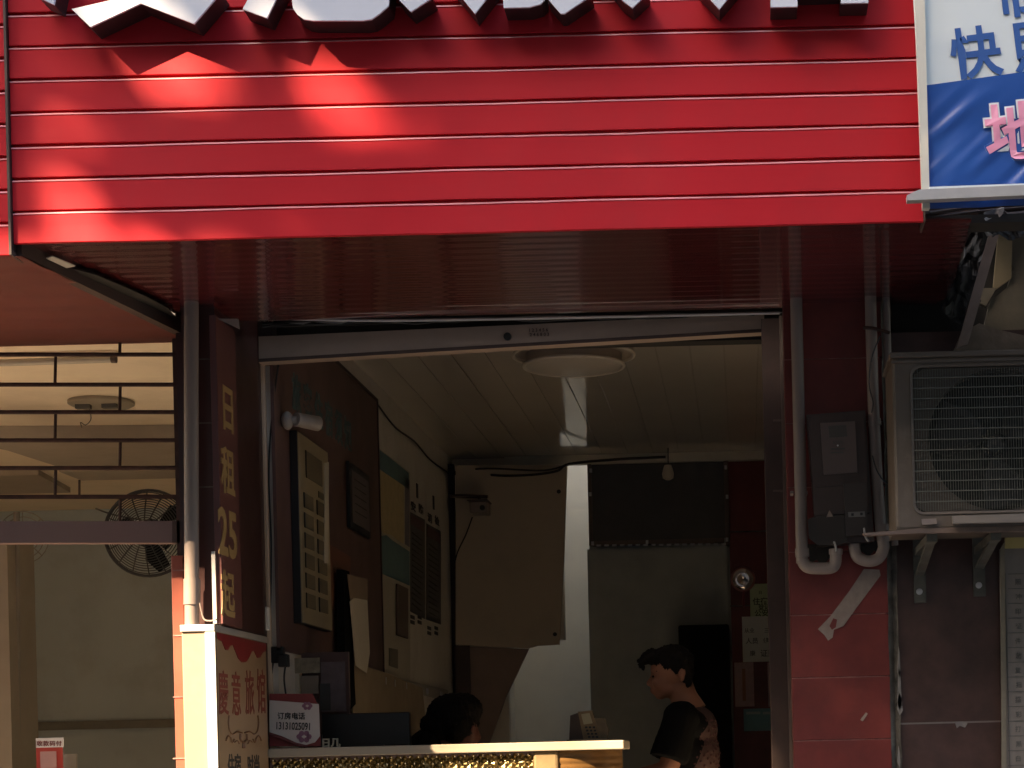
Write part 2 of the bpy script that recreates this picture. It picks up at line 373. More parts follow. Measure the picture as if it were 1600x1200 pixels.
for i, (ch, polys) in enumerate(L):
    root = None
    c = P(sum(p[0] for p in polys[-1])/len(polys[-1]), 0, 5.36)
    lab = ['leftmost raised white letter, wide forked foot above the red boards', 'second raised white letter with a rounded hook foot', 'third raised white letter with several pointed feet', 'rightmost raised white letter with two square feet'][i]
    root = thing('channel_letter', c, lab, 'sign letter', 'raised letters on the red sign')
    a = MB(); b = MB()
    for pl in polys:
        b.pprism(pl, 5.384, 5.478)
        cx = sum(p[0] for p in pl)/len(pl); cy = sum(p[1] for p in pl)/len(pl)
        a.pprism(pl, 5.375, 5.3835)
    # a thin dark rim round the face
    b.build('side_return', letk, root); a.build('face', letw, root)

# ------------------------------------------------------------------ soffits
def soffit_poly(x_at, y0, y1, z, name, mat, label, ridge=.066, amp=.0015, zslope=0):
    """corrugated sheet: ridges run along x; x_at(y)->(xl,xr)"""
    vs = []; fs = []; ny = int((y1-y0)/ridge*6); nx = 40
    for j in range(ny+1):
        y = y0+(y1-y0)*j/ny; ph = (y/ridge) % 1
        h = -amp*math.cos(2*math.pi*ph)*.5
        xl, xr = x_at((y-y0)/(y1-y0))
        for i in range(nx+1):
            f = i/nx; vs.append((xl+(xr-xl)*f, y, z+h+.0018*noise.noise(Vector((f*5, y*1.3, 2)))+zslope*(y-y0)))
    for j in range(ny):
        for i in range(nx): fs.append((j*(nx+1)+i, j*(nx+1)+i+1, (j+1)*(nx+1)+i+1, (j+1)*(nx+1)+i))
    mb = MB(); mb.add(vs, fs); k = len(vs)
    return mb.build(name, mat, None, True, label, 'soffit')
la, lb = P(34, 388, 5.50).x, P(300, 505, 6.52).x
ra, rb = P(1535, 350, 5.50).x, P(1500, 470, 6.45).x
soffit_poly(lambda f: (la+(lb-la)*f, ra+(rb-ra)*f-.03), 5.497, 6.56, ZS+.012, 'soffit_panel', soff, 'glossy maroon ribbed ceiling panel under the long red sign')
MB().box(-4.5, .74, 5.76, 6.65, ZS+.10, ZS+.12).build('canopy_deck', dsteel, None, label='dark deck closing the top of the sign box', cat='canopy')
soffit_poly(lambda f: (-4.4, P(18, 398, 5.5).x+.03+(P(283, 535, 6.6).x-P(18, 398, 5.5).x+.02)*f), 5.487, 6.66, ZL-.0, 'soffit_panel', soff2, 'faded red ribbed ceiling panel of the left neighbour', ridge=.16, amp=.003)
# angled steel edge between the two soffits
MB().box(.745, 3, 5.72, 6.65, ZS+.33, ZS+.36).build('canopy_deck', dsteel, None, label='dark deck added above the peeling wall to block sky light', cat='canopy')  # added out of view to keep sky light off the plaster
a, b = P(26, 393, 5.505), P(286, 520, 6.5)
mb = MB(); n = (b-a).normalized(); s_ = n.cross(Vector((0, 0, 1))).normalized()*.016
mb.prism([a-s_+Vector((0, 0, -.012)), a+s_+Vector((0, 0, -.012)), b+s_+Vector((0, 0, -.012)), b-s_+Vector((0, 0, -.012))], (0, 0, .05))
et = mb.build('edge_angle', dsteel, label='grey diagonal steel angle between the two red soffits', cat='steel angle')
mb = MB(); mb.prism([P(82, 401, 5.62), P(118, 416, 5.72), P(104, 419, 5.72), P(72, 404, 5.62)], (0, 0, .003))
mb.build('torn_foil', paper, label='scrap of pale torn film on the diagonal steel angle', cat='film scrap')
def PZ(u, v, z):
    du, dv = u-PU, v-PV; return P(u, v, (z-CZ)*F/(-du*sr-dv*cr))
mb = MB(); mb.prism([PZ(u, v, ZS-.002) for u, v in [(112, 418), (150, 428), (185, 443), (228, 462), (262, 480), (284, 508), (284, 516), (240, 496), (170, 455)]], (0, 0, -.003))
mb.build('gap_shade_plate', grime_gap_black, label='black plate for the dark gap beside the diagonal steel angle', cat='gap')  # flat black plate stands in for the shade in the opening

# ------------------------------------------------------------------ left column, tiles, light box
XLB = P(337, 1090, 6.22).x                            # side of the light box
XC = P(337, 700, 6.30).x
colt = thing('tiled_column', (XC-.12, 6.5, .15), 'dark red tiled column left of the shop door', 'column')
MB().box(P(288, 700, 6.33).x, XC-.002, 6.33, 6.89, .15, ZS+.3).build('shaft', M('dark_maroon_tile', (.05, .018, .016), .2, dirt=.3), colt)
mb = MB()
for v in (560, 660, 760): mb.pbox(289, v, 336, v+2, 6.328, 6.331)
mb.build('grout_line', dgrout, colt)
x0, x1 = P(270, 1000, 6.36).x, P(289, 1000, 6.36).x
MB().box(x0, x1, 6.36, 6.7, .15, P(278, 868, 6.36).z, .003).build('side_tile', tileo, colt)
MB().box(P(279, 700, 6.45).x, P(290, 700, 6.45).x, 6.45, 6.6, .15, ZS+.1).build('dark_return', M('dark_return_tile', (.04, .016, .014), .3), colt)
mb = MB()
for v in (890, 992, 1088, 1184): mb.pbox(270, v, 289, v+2, 6.357, 6.362)
mb.build('grout_line', grout, colt)
lbt = thing('light_box', (XLB-.05, 6.5, .15), 'tall cream light box with a hotel advert on its side', 'light box')
ztop = P(310, 982, 6.22).z
MB().box(P(286, 1090, 6.22).x, XLB, 6.22, 6.89, .15, ztop, .004).build('casing', lbwhite, lbt)
MB().box(P(284, 1090, 6.215).x, XLB+.004, 6.212, 6.90, ztop-.01, ztop+.012, .002).build('cap', alum, lbt)
MB().box(XLB-.028, XLB+.003, 6.214, 6.221, .16, ztop-.012).build('corner_strip', whitewall, lbt)
zb = .25
ad = MB(); ad.box(XLB+.0005, XLB+.003, 6.235, 6.875, zb, ztop-.012); adt = ad.build('advert_sheet', adcol, lbt)
def side(y, z, X=None): return Vector((X if X is not None else XLB+.004, y, z))
def yA(u): return XLB*F/((u-PU)*cr-(1090-PV)*sr)      # depth on the box side for pixel column u
va = MB(); pts = []
y0, y1 = 6.237, 6.873; zt = ztop-.014
pts = [side(y0, zt), side(y1, zt)]
prof = [(1, .06), (.93, .08), (.86, .13), (.8, .135), (.74, .085), (.68, .09), (.62, .15), (.55, .19), (.47, .195), (.40, .17), (.34, .11), (.30, .07), (.25, .08), (.2, .12), (.15, .12), (.09, .06), (0, .045)]
pts += [side(y0+(y1-y0)*f, zt-h*.42) for f, h in prof]
va.prism(pts, (.0015, 0, 0)); va.build('valance_print', adred, adt)
tx = MB()
for ch, u, v in [('慶', 350, 1110), ('意', 370, 1112), ('旅', 391, 1110), ('馆', 409, 1108)]:
    y = yA(u); p = S(u, v, XLB+.004); e = 66*PXM(y)/.9
    MB().text(ch, (XLB+.004, p.y, p.z), (0, .125, -.0), (0, 0, e), (1, 0, 0), .001, .008).build('brush_character', inkr, adt)
tx = MB()
for body, u in [('住宿', 367), ('时尚', 397)]:
    p = S(u, 1212, XLB+.004); MB().text(body, (XLB+.004, p.y, p.z), (0, .085, 0), (0, 0, .085), (1, 0, 0), .001, .02).build('black_lettering', ink, adt)
og = MB(); X_ = XLB+.005
def sp(u, v): return S(u, v, X_)
for sgn in (-1, 1):
    c0 = 380.5; q = lambda du, v: sp(c0+sgn*du*.98, v)
    og.curve([q(23, 1118), q(24, 1130), q(22, 1142), q(17, 1147), (q(10, 1143)), q(2, 1145)], .0025, 4)
    og.curve([q(28, 1157), q(25, 1150), q(21, 1152), q(18, 1160), q(15, 1155)], .003, 4)
    og.curve([q(14, 1160), q(10, 1157), q(7, 1162)], .002, 4)
    og.curve([q(5, 1147), q(5, 1156), q(1, 1160), q(1, 1169)], .004, 4)
og.build('scroll_ornament', adorn, adt)
# vertical sign 日租25起
XV = P(343, 740, 6.30).x
vs_ = thing('vertical_sign', (XV, 6.45, ztop+.02), 'narrow maroon vertical sign with gold price lettering beside the door', 'sign')
sgn_m = M('maroon_sign_face', (.13, .05, .045), .4, var=.15, vs=5)
yv0 = 6.30; yv1 = XV*F/((373-PU)*cr-(740-PV)*sr)
MB().box(XV-.022, XV, yv0, yv1, ztop+.02, P(350, 503, 6.4).z, .002).build('panel', sgn_m, vs_)
tx = MB()
for ch, v0, v1 in [('日', 602, 672), ('租', 700, 770), ('25', 795, 868), ('起', 893, 962)]:
    p = S(357, v1, XV+.001); e = (v1-v0)*PXM(p.y)/.9
    MB().text(ch, (XV+.001, p.y, p.z+(.01 if ch != '25' else .0)), (0, .17 if ch != '25' else .24, 0), (0, 0, e if ch != '25' else e*1.25), (1, 0, 0), .002, .022).build('gold_character', goldink, vs_)
MB().box(XV-.03, XV-.018, 6.288, 6.30, ztop+.02, P(337, 862, 6.3).z).build('edge_strip', alum, vs_)
mb = MB(); mb.prism([P(340, 498, 6.29), P(372, 498, 6.29), P(374, 514, 6.29), P(362, 508, 6.29)], (0, .01, 0))
mb.build('tape_scrap', tapem, label='crumpled pale tape at the top of the vertical sign', cat='tape')

# pipes
def pipe(name, pts, r, label, extra=None, cat='pipe', joints=(), group=None):
    root = thing(name, pts[-1], label, cat, group)
    MB().curve(pts, r, 18, 8).build('pipe_body', pvc, root, True)
    for (p, q) in joints: MB().tube([p, q], r*1.16, 18).build('coupling', pvc, root, True)
    return root
d = 6.27
pipe('drain_pipe', [P(299, 470, d), P(299, 700, d), P(300, 985, d)], .0235, 'grey white pipe on the left column, sunlit near its foot', joints=[(P(300, 905, d), P(300, 945, d))])
MB().curve([P(312, 942, 6.26), P(318, 966, 6.26), P(328, 970, 6.25), P(338, 968, 6.24)], .0025).build('loose_wire', pvc, label='thin bent wire beside the foot of the left pipe', cat='wire')

# ------------------------------------------------------------------ door frame, shutter box, rail and cables
DF = 6.90
fr = thing('door_frame', (-.8, DF, .3), 'dark steel door frame around the open shop entrance', 'door frame')
MB().box(P(372, 700, DF).x-.03, P(402, 750, DF).x, DF, DF+.09, .3, P(380, 492, DF).z, .002).build('jamb', dsteel, fr)
MB().box(P(1198, 850, DF-.02).x, P(1234, 850, DF-.02).x, DF-.02, DF+.1, .3, ZS+.05, .002).build('jamb', dsteel, fr)
MB().box(P(1226, 850, DF-.05).x, P(1236, 850, DF-.05).x, DF-.06, DF+.0, .3, ZS+.05, .001).build('trim_strip', steel, fr)
mb = MB()
for v in (655, 765): mb.pbox(1208, v, 1226, v+3, DF-.026, DF-.0205)
mb.pbox(386, 640, 396, 655, DF-.01, DF-.0005)
mb.build('latch', steel, fr)
sb = thing('shutter_box', P(800, 545, 6.94), 'long taupe roller shutter bottom rail across the top of the doorway', 'shutter rail')
A0, A1, B1, B0 = P(404, 526, 6.94), P(1194, 490, 6.94), P(1194, 519, 6.94), P(404, 566, 6.94)
MB().prism([A0, A1, B1, B0], (0, .06, 0)).build('rail', beamm, sb)
MB().prism([B0+Vector((0, -.003, 0)), B1+Vector((0, -.003, 0)), B1+Vector((0, -.003, .012)), B0+Vector((0, -.003, .012))], (0, .002, 0)).build('rubber_lip', dsteel, sb)
MB().lathe(P(793, 526, 6.935)+Vector((0, -.006, 0)), [(.0, 0), (.014, 0), (.014, .01), (0, .01)], 20, 'Y').build('lock', black, sb)
tx = MB(); tx.ftext('1 2 3 4 5 6', 841, 518, 6.937, 7, .01, .002); tx.ftext('2 4 6 8 0 3', 843, 525, 6.937, 7, .01, .002); tx.build('stamped_numbers', dsteel, sb)
MB().box(P(404, 600, 6.95).x, P(427, 600, 6.95).x, 6.96, 7.05, P(410, 566, 6.95).z, ZS+.1).build('end_plate', dsteel, sb)
MB().curve([P(395, 496, 6.58), P(600, 501, 6.56), P(1000, 494, 6.56), P(1218, 489, 6.57)], .005, 6).build('conduit_rail', alum, label='thin bright rail running above the shutter across the doorway', cat='rail')
MB().box(P(380, 500, 7.0).x, P(1225, 500, 7.0).x, 7.02, 7.1, P(800, 540, 7.02).z, ZS+.42).build('header_panel', grime_gap_black, label='black header board behind the shutter rail', cat='header')  # black colour stands in for the dark gap above the rail
mb = MB()
for k in range(6):
    q = []
    for u in range(410, 1200, 60): q.append(P(u, 508-(u-400)*.022+random.uniform(-5, 4), 6.93+random.uniform(-.02, .02)))
    mb.curve(q, random.uniform(.002, .004), 5, 3)
mb.build('cable_bundle', black, label='black cables bundled over the shutter rail', cat='cables')
MB().box(-2.2, .3, 6.57, 7.2, ZS+.37, ZS+.42).build('recess_top', grime_gap_black, label='black underside of the recess above the shutter rail', cat='soffit')
# torn film above rail
mb = MB(); rr = random.Random(2)
for k in range(10):
    u = rr.uniform(430, 1180); v = 506-(u-400)*.022; mb.pprism([(u, v), (u+rr.uniform(15, 60), v-2), (u+rr.uniform(10, 50), v+2)], 6.90, 6.902)
mb.build('tape_strip', alum, label='shiny tape pieces along the cables above the door', cat='tape')

# ------------------------------------------------------------------ the room
XW = -1.70
pc = S(706, 718, XW); ZC = pc.z; DB = pc.y            # ceiling height, back wall depth
XR = .24
rm = thing('room_shell', (-.7, 8.5, .3), 'cream walled reception room seen through the door', 'room')
rm['kind'] = 'structure'
MB().box(XW-.1, XW, 7.02, DB+2.0, .3, ZC+.1).build('wall_left', cream, rm)
MB().box(XR, XR+.1, 7.02, DB+2.0, .3, ZC+.1).build('wall_right', cream, rm)
cm = MB(); cx0 = XW
k = 0
for i in range(13):                                   # long plastic ceiling strips with grooves
    xa = XW+i*.15; xb = xa+.147
    cm.box(xa, xb, 7.02, DB+.02, ZC, ZC+.02, .0015)
cm.box(XW, XR, 7.02, DB+.02, ZC+.012, ZC+.05)
cm.build('ceiling', creamc, rm)
# back wall: plaster beside the added light well, opening, dark doorway, red tiles
MB().box(XW, P(790, 900, DB).x, DB, DB+.08, .3, ZC+.1).box(P(790, 900, DB).x, P(880, 900, DB).x, DB, DB+.08, P(830, 1000, DB).z, ZC+.1).build('wall_back', cream, rm)
MB().box(P(921, 900, DB).x, P(1141, 900, DB).x, DB+.05, DB+.12, .3, ZC+.1).build('door_back_panel', darkgreen, rm)
MB().box(P(1141, 900, DB).x, XR, DB, DB+.08, .3, ZC-.002).build('wall_red_tile', tile, rm)
mb = MB(); mb.pbox(1141, 829, 1222, 831, DB-.003, DB+.001); mb.pbox(1141, 945, 1222, 947, DB-.003, DB+.001); mb.build('grout_line', dgrout, rm)
MB().box(P(790, 718, DB).x, XR, DB-.06, DB-.001, P(900, 725, DB-.06).z, ZC-.001).build('lintel', cream, rm)
# light well, added so daylight falls on the pale back wall
MB().box(XW-.1, XR, DB+1.05, DB+1.15, .3, 5.6).build('wall_added_well', whitewall, rm)
MB().box(P(922, 900, DB+.1).x, P(922, 900, DB+.1).x+.05, DB+.13, DB+1.04, .3, 6.2).build('wall_added_well_side', whitewall, rm)
MB().box(XW, P(770, 900, DB+.1).x, DB+.09, DB+1.04, .3, ZC+.3).build('wall_added_well_side', whitewall, rm)

# ceiling lamp (two tier)
lampc = P(896, 548, 8.1); lc = Vector((lampc.x, lampc.y, ZC))
lamp_m = M('lamp_acrylic', (.60, .54, .46), .3, var=.04); lampr = M('lamp_side_band', (.42, .35, .28), .35)  # side band toned darker for the shadow on the ring sides
headm = M('lamp_head_grey', (.36, .32, .28), .4)
lp = thing('ceiling_lamp', lc+Vector((0, 0, -.1)), 'round two tier ceiling lamp behind the shutter rail', 'lamp')
r1 = 94*PXM(8.1); r2 = 76*PXM(8.1)
MB().lathe(lc, [(r1*.6, -.001), (r1, -.002), (r1, -.082), (r2, -.083)], 64).build('upper_ring', lampr, lp, True)
for (rr_, zz_) in ((r1, -.086), (r2+.004, -.132)): MB().tube([lc+Vector((math.cos(q*math.pi/36)*rr_, math.sin(q*math.pi/36)*rr_, zz_)) for q in range(73)], .008, 8, False).build('rim', lamp_m, lp, True)
MB().lathe(lc, [(r2-.004, -.084), (r2-.002, -.128)], 64).build('lower_band', lampr, lp, True)
MB().lathe(lc, [(r2-.004, -.129), (r2-.006, -.136), (r2*.6, -.146), (.001, -.149)], 64).build('lower_disc', lamp_m, lp, True)

# notice board on the left wall
nb = thing('notice_board', S(510, 1020, XW), 'dark reddish notice board covering the front of the left wall', 'notice board')
tz, bz = S(590, 628, XW).z, S(590, 1050, XW).z
ya, yb = 7.0, S(590, 800, XW).y
MB().box(XW, XW+.012, ya, yb, bz, tz).build('panel', board, nb)
mb = MB(); mb.box(XW+.012, XW+.016, yb-.02, yb, bz, tz); mb.box(XW+.012, XW+.016, ya, yb-.02, tz-.015, tz); mb.build('edging', M('dark_edging', (.05, .025, .02), .5), nb)
MB().sprism([(515, 850), (548, 870), (548, 960), (512, 950)], XW+.0165).build('rust_patch', boardt, nb)
tx = MB(); zz = S(520, 655, XW+.013)
for i, ch in enumerate('旅客住宿须知'):
    y = 7.36+i*.19; tx.text(ch, (XW+.013, y, CZ+1.36), (0, .15, 0), (0, 0, .15), (1, 0, 0), .003, .02)
tx.build('teal_lettering', inkteal, nb)
# key plaque
xk = XW+.045
kp = thing('price_plaque', S(490, 978, xk), 'tall champagne plaque with paired dark windows on the dark board', 'plaque')
q0, q1 = S(465, 672, xk), S(512, 690, xk); zb_ = S(488, 978, xk).z
MB().box(XW+.013, xk-.003, q0.y, q1.y, zb_, q0.z, .002).build('casing', black, kp)
MB().box(xk-.003, xk, q0.y+.004, q1.y-.004, zb_+.004, q0.z-.004, .001).build('face', golden, kp)
yw = lambda f: q0.y+(q1.y-q0.y)*f
H = q0.z-zb_
mb = MB(); mb.box(xk+.0005, xk+.003, yw(.22), yw(.75), q0.z-.22*H, q0.z-.08*H); mb.box(xk+.0005, xk+.003, yw(.62), yw(.8), q0.z-.29*H, q0.z-.255*H)
for k in range(6):
    z1 = q0.z-(.31+.105*k)*H
    for a_, b_ in ((.13, .43), (.55, .85)): mb.box(xk+.0005, xk+.003, yw(a_), yw(b_), z1-.075*H, z1)
mb.build('window_card', darkwin, kp)
mb = MB()
for k in range(6):
    z1 = q0.z-(.31+.105*k)*H
    for a_ in (.13, .55): mb.box(xk+.0032, xk+.005, yw(a_)-.006, yw(a_)+.006, z1-.08*H, z1)
mb.box(xk+.0032, xk+.005, yw(.22)-.006, yw(.22)+.004, q0.z-.225*H, q0.z-.08*H)
mb.build('slot_shadow_edge', black, kp)
MB().sprism([(508, 724), (514, 722), (513, 880), (507, 880)], XW+.05, .01).build('paper_strip', paper, label='narrow pale paper strip standing right of the champagne plaque', cat='paper')
# emergency light
em = thing('emergency_lamp', P(465, 672, 7.08), 'white twin head emergency lamp above the champagne plaque', 'lamp')
MB().ell(P(449, 657, 7.10), (.022, .03, .034)).build('lamp_head', headm, em, True)
MB().tube([P(462, 655, 7.1), P(497, 662, 7.18)], [.026, .028], 16).build('lamp_head', headm, em, True)
MB().tube([P(449, 657, 7.10), P(464, 656, 7.10)], .014, 10).build('bracket', headm, em, True)
# framed certificate
ct = thing('certificate_frame', S(562, 825, XW), 'black framed certificate on the dark board', 'frame')
a0, a1 = S(545, 720, XW+.03), S(577, 740, XW+.03); cz0 = S(561, 832, XW+.03).z
MB().box(XW+.0165, XW+.03, a0.y, a1.y, cz0, a0.z, .002).build('frame', black, ct)
MB().box(XW+.030, XW+.032, a0.y+.05, a1.y-.03, cz0+.03, a0.z-.03).build('sheet', M('dull_sheet', (.15, .12, .11), .4), ct)
tx = MB()
for k in range(5): tx.box(XW+.0322, XW+.0335, a0.y+.1, a1.y-.1, cz0+.08+k*.035, cz0+.084+k*.035)
tx.build('print_line', inkg, ct)
# hanging pale paper and black gap
MB().sprism([(537, 890), (546, 893), (556, 1100), (545, 1112), (540, 1112)], XW+.06, .03).build('gap_shade_strip', blackm, label='black strip for the dark gap between board and pale paper', cat='cloth')  # shade of the gap put into a black strip
hp = thing('hanging_papers', S(565, 1040, XW+.07), 'curled pale paper clipped to the end of the dark board', 'paper')
MB().sprism([(547, 940), (553, 934), (574, 938), (578, 1020), (573, 1052), (556, 1040)], XW+.075, .002).build('front_sheet', paper, hp)
MB().sprism([(543, 897), (575, 905), (575, 938), (553, 936), (548, 940)], XW+.07, .002).build('rear_sheet', M('brown_sheet', (.27, .2, .14), .7), hp)
MB().sprism([(552, 1035), (600, 1050), (660, 1075), (668, 1150), (552, 1150)], XW+.045, .002).build('paper_sheet', M('tan_sheet', (.34, .27, .18), .7, var=.1, vs=10), label='large tan paper sheet below the hanging papers', cat='paper')
MB().curve([P(436, 560, 7.02), P(425, 650, 7.02), P(420, 740, 7.01), P(424, 860, 7.01), P(421, 1010, 7.01)], .003).build('power_cable', black, label='thin black cable hanging down inside the left jamb', cat='cable')
# strips by jamb (folded curtain) + switch
MB().box(P(402, 780, 7.0).x, P(418, 780, 7.0).x, 7.0, 7.04, P(410, 1180, 7.0).z, P(410, 560, 7.0).z, .006).build('timber_strip', M('pale_timber', (.70, .52, .36), .6, var=.08, stretch=(8, 8, .5)), label='pale timber strip directly inside the left door jamb', cat='trim strip')
MB().box(P(419, 780, 7.04).x, P(430, 780, 7.04).x, 7.05, 7.1, P(410, 1180, 7.0).z, P(410, 560, 7.0).z, .006).build('timber_strip', M('brown_timber', (.2, .14, .10), .6, var=.08), label='darker brown timber strip beside the pale one', cat='trim strip')
MB().pbox(401, 948, 419, 985, 6.97, 6.999, .004).build('wall_switch', whitewall, label='small white switch box low on the left door jamb', cat='switch')
ad_ = MB(); ad_.pbox(423, 1010, 442, 1036, 7.0, 7.04, .004); ad_.pbox(434, 1022, 449, 1042, 6.98, 7.02, .004)
pa = ad_.build('power_adapter', black, label='black plug adapters above the phone number card', cat='adapter')
mb = MB(); mb.curve([P(427, 1035, 7.01), P(424, 1060, 7.01), P(425, 1100, 7.0)], .0035); mb.curve([P(446, 1040, 7.0), P(444, 1062, 7.0), P(448, 1095, 7.0)], .0035)
mb.build('cord', black, pa)

# posters on the cream wall
XP = XW+.002
MB().sprism([(592, 1055), (593, 702), (640, 738), (642, 915), (640, 1078), (592, 1058)], XP+.001, .001)
mp = thing('wall_map_poster', S(615, 1060, XP), 'tall teal and yellow map poster on the cream wall', 'poster')
MB().sprism([(592, 700), (641, 738), (641, 1068), (592, 1050)], XP+.003, .002).build('sheet', mapcr, mp)
MB().sprism([(594, 703), (639, 739), (639, 765), (594, 733)], XP+.005, .0015).build('teal_header', teal, mp)
MB().sprism([(594, 735), (631, 758), (631, 850), (620, 843), (612, 836), (600, 833), (594, 826)], XP+.005, .0015).build('yellow_area', mapyel, mp)
MB().sprism([(594, 838), (604, 836), (614, 845), (622, 850), (634, 858), (640, 862), (640, 915), (594, 895)], XP+.006, .0015).build('teal_area', teal, mp)
MB().sprism([(633, 745), (640, 750), (640, 855), (633, 850)], XP+.005, .0015).build('teal_border', M('map_violet', (.22, .2, .22), .5), mp)
MB().sprism([(608, 1012), (622, 1015), (622, 1045), (608, 1040)], XP+.005, .001).build('small_print', darkwin, mp)
MB().sprism([(621, 912), (638, 920), (638, 998), (621, 992)], XP+.014, .008).build('picture_frame', M('brown_frame', (.13, .09, .07), .5), label='small brown framed card overlapping the map poster', cat='frame')
for i, (u0, u1, v0, v1, v2, v3) in enumerate([(641, 664, 800, 812, 967, 955), (667, 689, 818, 830, 976, 968)]):
    pt = thing('dark_poster', S((u0+u1)/2, v2, XP), ['dark text poster nearer the map poster', 'dark text poster nearer the room corner'][i], 'poster', 'pair of dark posters on the cream wall')
    MB().sprism([(u0, v0), (u1, v1), (u1, v2), (u0, v3)], XP+.004, .003).build('sheet', M('poster_dark', (.06, .06, .055), .35, var=.3, vs=12), pt)
    MB().sprism([(u0+1, v0+4), (u1-1, v1+4), (u1-1, v1+20), (u0+1, v0+19)], XP+.0055, .001).build('heading_band', M('poster_maroon', (.13, .05, .05), .4), pt)
    ln = MB()
    for k in range(14):
        f = .2+.055*k; va_, vb_ = v0+(v3-v0)*f, v1+(v2-v1)*f
        ln.sprism([(u0+3, va_), (u1-3-random.random()*6, vb_), (u1-3, vb_+2), (u0+3, va_+2)], XP+.0055, .001)
    ln.build('text_line', inkg, pt)
    tx = MB()
    for s2, uu in enumerate((u0+5, u1-6)):
        p = S(uu, v0-3+s2*4, XP+.003); tx.text('安防' [s2] if i == 0 else '消检'[s2], (XP+.003, p.y, p.z), (0, .15, 0), (0, 0, .05), (1, 0, 0), .002, .03)
    p0 = S((u0+u1)/2, v0-22, XP+.003); tx.box(XP, XP+.004, p0.y-.02, p0.y+.02, p0.z, p0.z+.075)
    for s2 in range(2):
        for r_ in range(2):
            q = S(u0+4+s2*11, v3+12+i*4+r_*8, XP+.003); tx.box(XP, XP+.003, q.y-.05, q.y+.06, q.z, q.z+.018)
    tx.build('caption', inkg, pt)
mb = MB(); mb.sprism([(588, 1052), (700, 1078), (700, 1096), (588, 1068)], XP+.03, .003)
sh = mb.build('document_rail', M('rail_grey', (.3, .27, .2), .3), label='clear document rail with shiny clips under the map poster', cat='rail')
mb = MB()
for u in (602, 616, 634, 668, 690):
    p = S(u, 1062+(u-600)*.25, XP+.04); mb.box(p.x-.005, p.x+.005, p.y-.012, p.y+.012, p.z-.02, p.z+.012)
mb.build('clip', alum, sh)
# papers low left on wall
for i, (u0, v0, u1, v1, m_, lab) in enumerate([
        (424, 1050, 442, 1082, paper, 'pale tan slip under the plug adapters'), (445, 1052, 468, 1088, paper, 'second tan slip beside the hanging cords'), (452, 1028, 500, 1052, M('coin_sheet', (.3, .25, .17), .6, var=.3, vs=40), 'speckled strip of paper high on the lower wall'),
        (470, 1056, 498, 1084, M('grey_slip', (.28, .23, .18), .7), 'dull brown slip left of the grey notices'), (502, 1034, 540, 1112, M('mauve_slip', (.17, .13, .13), .7, var=.2, vs=20), 'mauve printed notice above the black monitor'), (500, 1068, 516, 1110, M('dark_slip', (.07, .07, .065), .7), 'dark leaflet over the mauve notice')]):
    MB().pbox(u0, v0, u1, v1, 7.28-i*.003, 7.282-i*.003).build('wall_slip', m_, label=lab, cat='paper')
MB().box(XW+.02, P(546, 1090, 7.3).x, 7.3, 7.32, P(480, 1180, 7.3).z, P(480, 1020, 7.3).z).build('low_partition', board, label='low dark board behind the paper slips', cat='board')

# corner pole with cables and camera
mb = MB(); q = Vector((P(708, 900, DB-.15).x, DB-.15, 0))
zt_, zb2 = P(708, 726, DB-.15).z, P(708, 1130, DB-.15).z
cp = thing('corner_pole', (q.x, q.y, zb2), 'dark vertical pole in the back left corner', 'pole')
MB().box(q.x-.02, q.x+.02, q.y-.02, q.y+.02, .3, zt_).build('post', M('pole_brown', (.06, .035, .03), .5), cp)
mb = MB(); mb.tube([P(704, 775, DB-.2), P(706, 775, DB-.38), P(762, 776, DB-.42)], .010, 8); mb.build('bracket_arm', steel, cp)
cc = thing('security_camera', P(750, 812, DB-.42), 'small security camera on the corner pole arm', 'camera')
c_ = P(752, 796, DB-.42)
MB().box(c_.x-.055, c_.x+.045, c_.y-.09, c_.y+.06, c_.z-.03, c_.z+.035, .008).build('body', M('cam_grey', (.26, .21, .19), .4), cc)
MB().box(c_.x-.066, c_.x+.052, c_.y-.11, c_.y+.07, c_.z+.036, c_.z+.044, .003).build('hood', M('cam_dark', (.1, .075, .07), .4), cc)
MB().lathe((c_.x+.018, c_.y-.10, c_.z-.002), [(0, 0), (.014, 0), (.016, .012), (0, .012)], 20, 'Y').build('lens', black, cc)
MB().tube([c_+Vector((0, 0, .044)), P(748, 777, DB-.42)], .008, 8).build('mount', steel, cc)
mb = MB()
mb.curve([S(590, 632, XW+.01), S(618, 668, XW+.01), S(648, 690, XW+.01), S(672, 718, XW+.01), S(705, 742, XW+.01)], .0045)
mb.curve([P(705, 742, DB-.12), P(730, 738, DB-.1), P(780, 743, DB-.34), P(830, 742, DB-.34), P(870, 736, DB-.34), P(890, 725, DB-.3), P(960, 718, DB-.1), P(1040, 714, DB-.1)], .008)
mb.curve([P(706, 738, DB-.12), P(760, 732, DB-.34), P(850, 735, DB-.34), P(890, 724, DB-.3)], .006)
mb.build('ceiling_cable', black, label='black cable drooping along the ceiling to the back corner', cat='cable')
MB().curve([P(738, 808, DB-.4), P(728, 835, DB-.36), P(716, 860, DB-.33), P(710, 880, DB-.33)], .004).build('camera_cable', black, label='thin cable from the camera down to the pole', cat='cable')

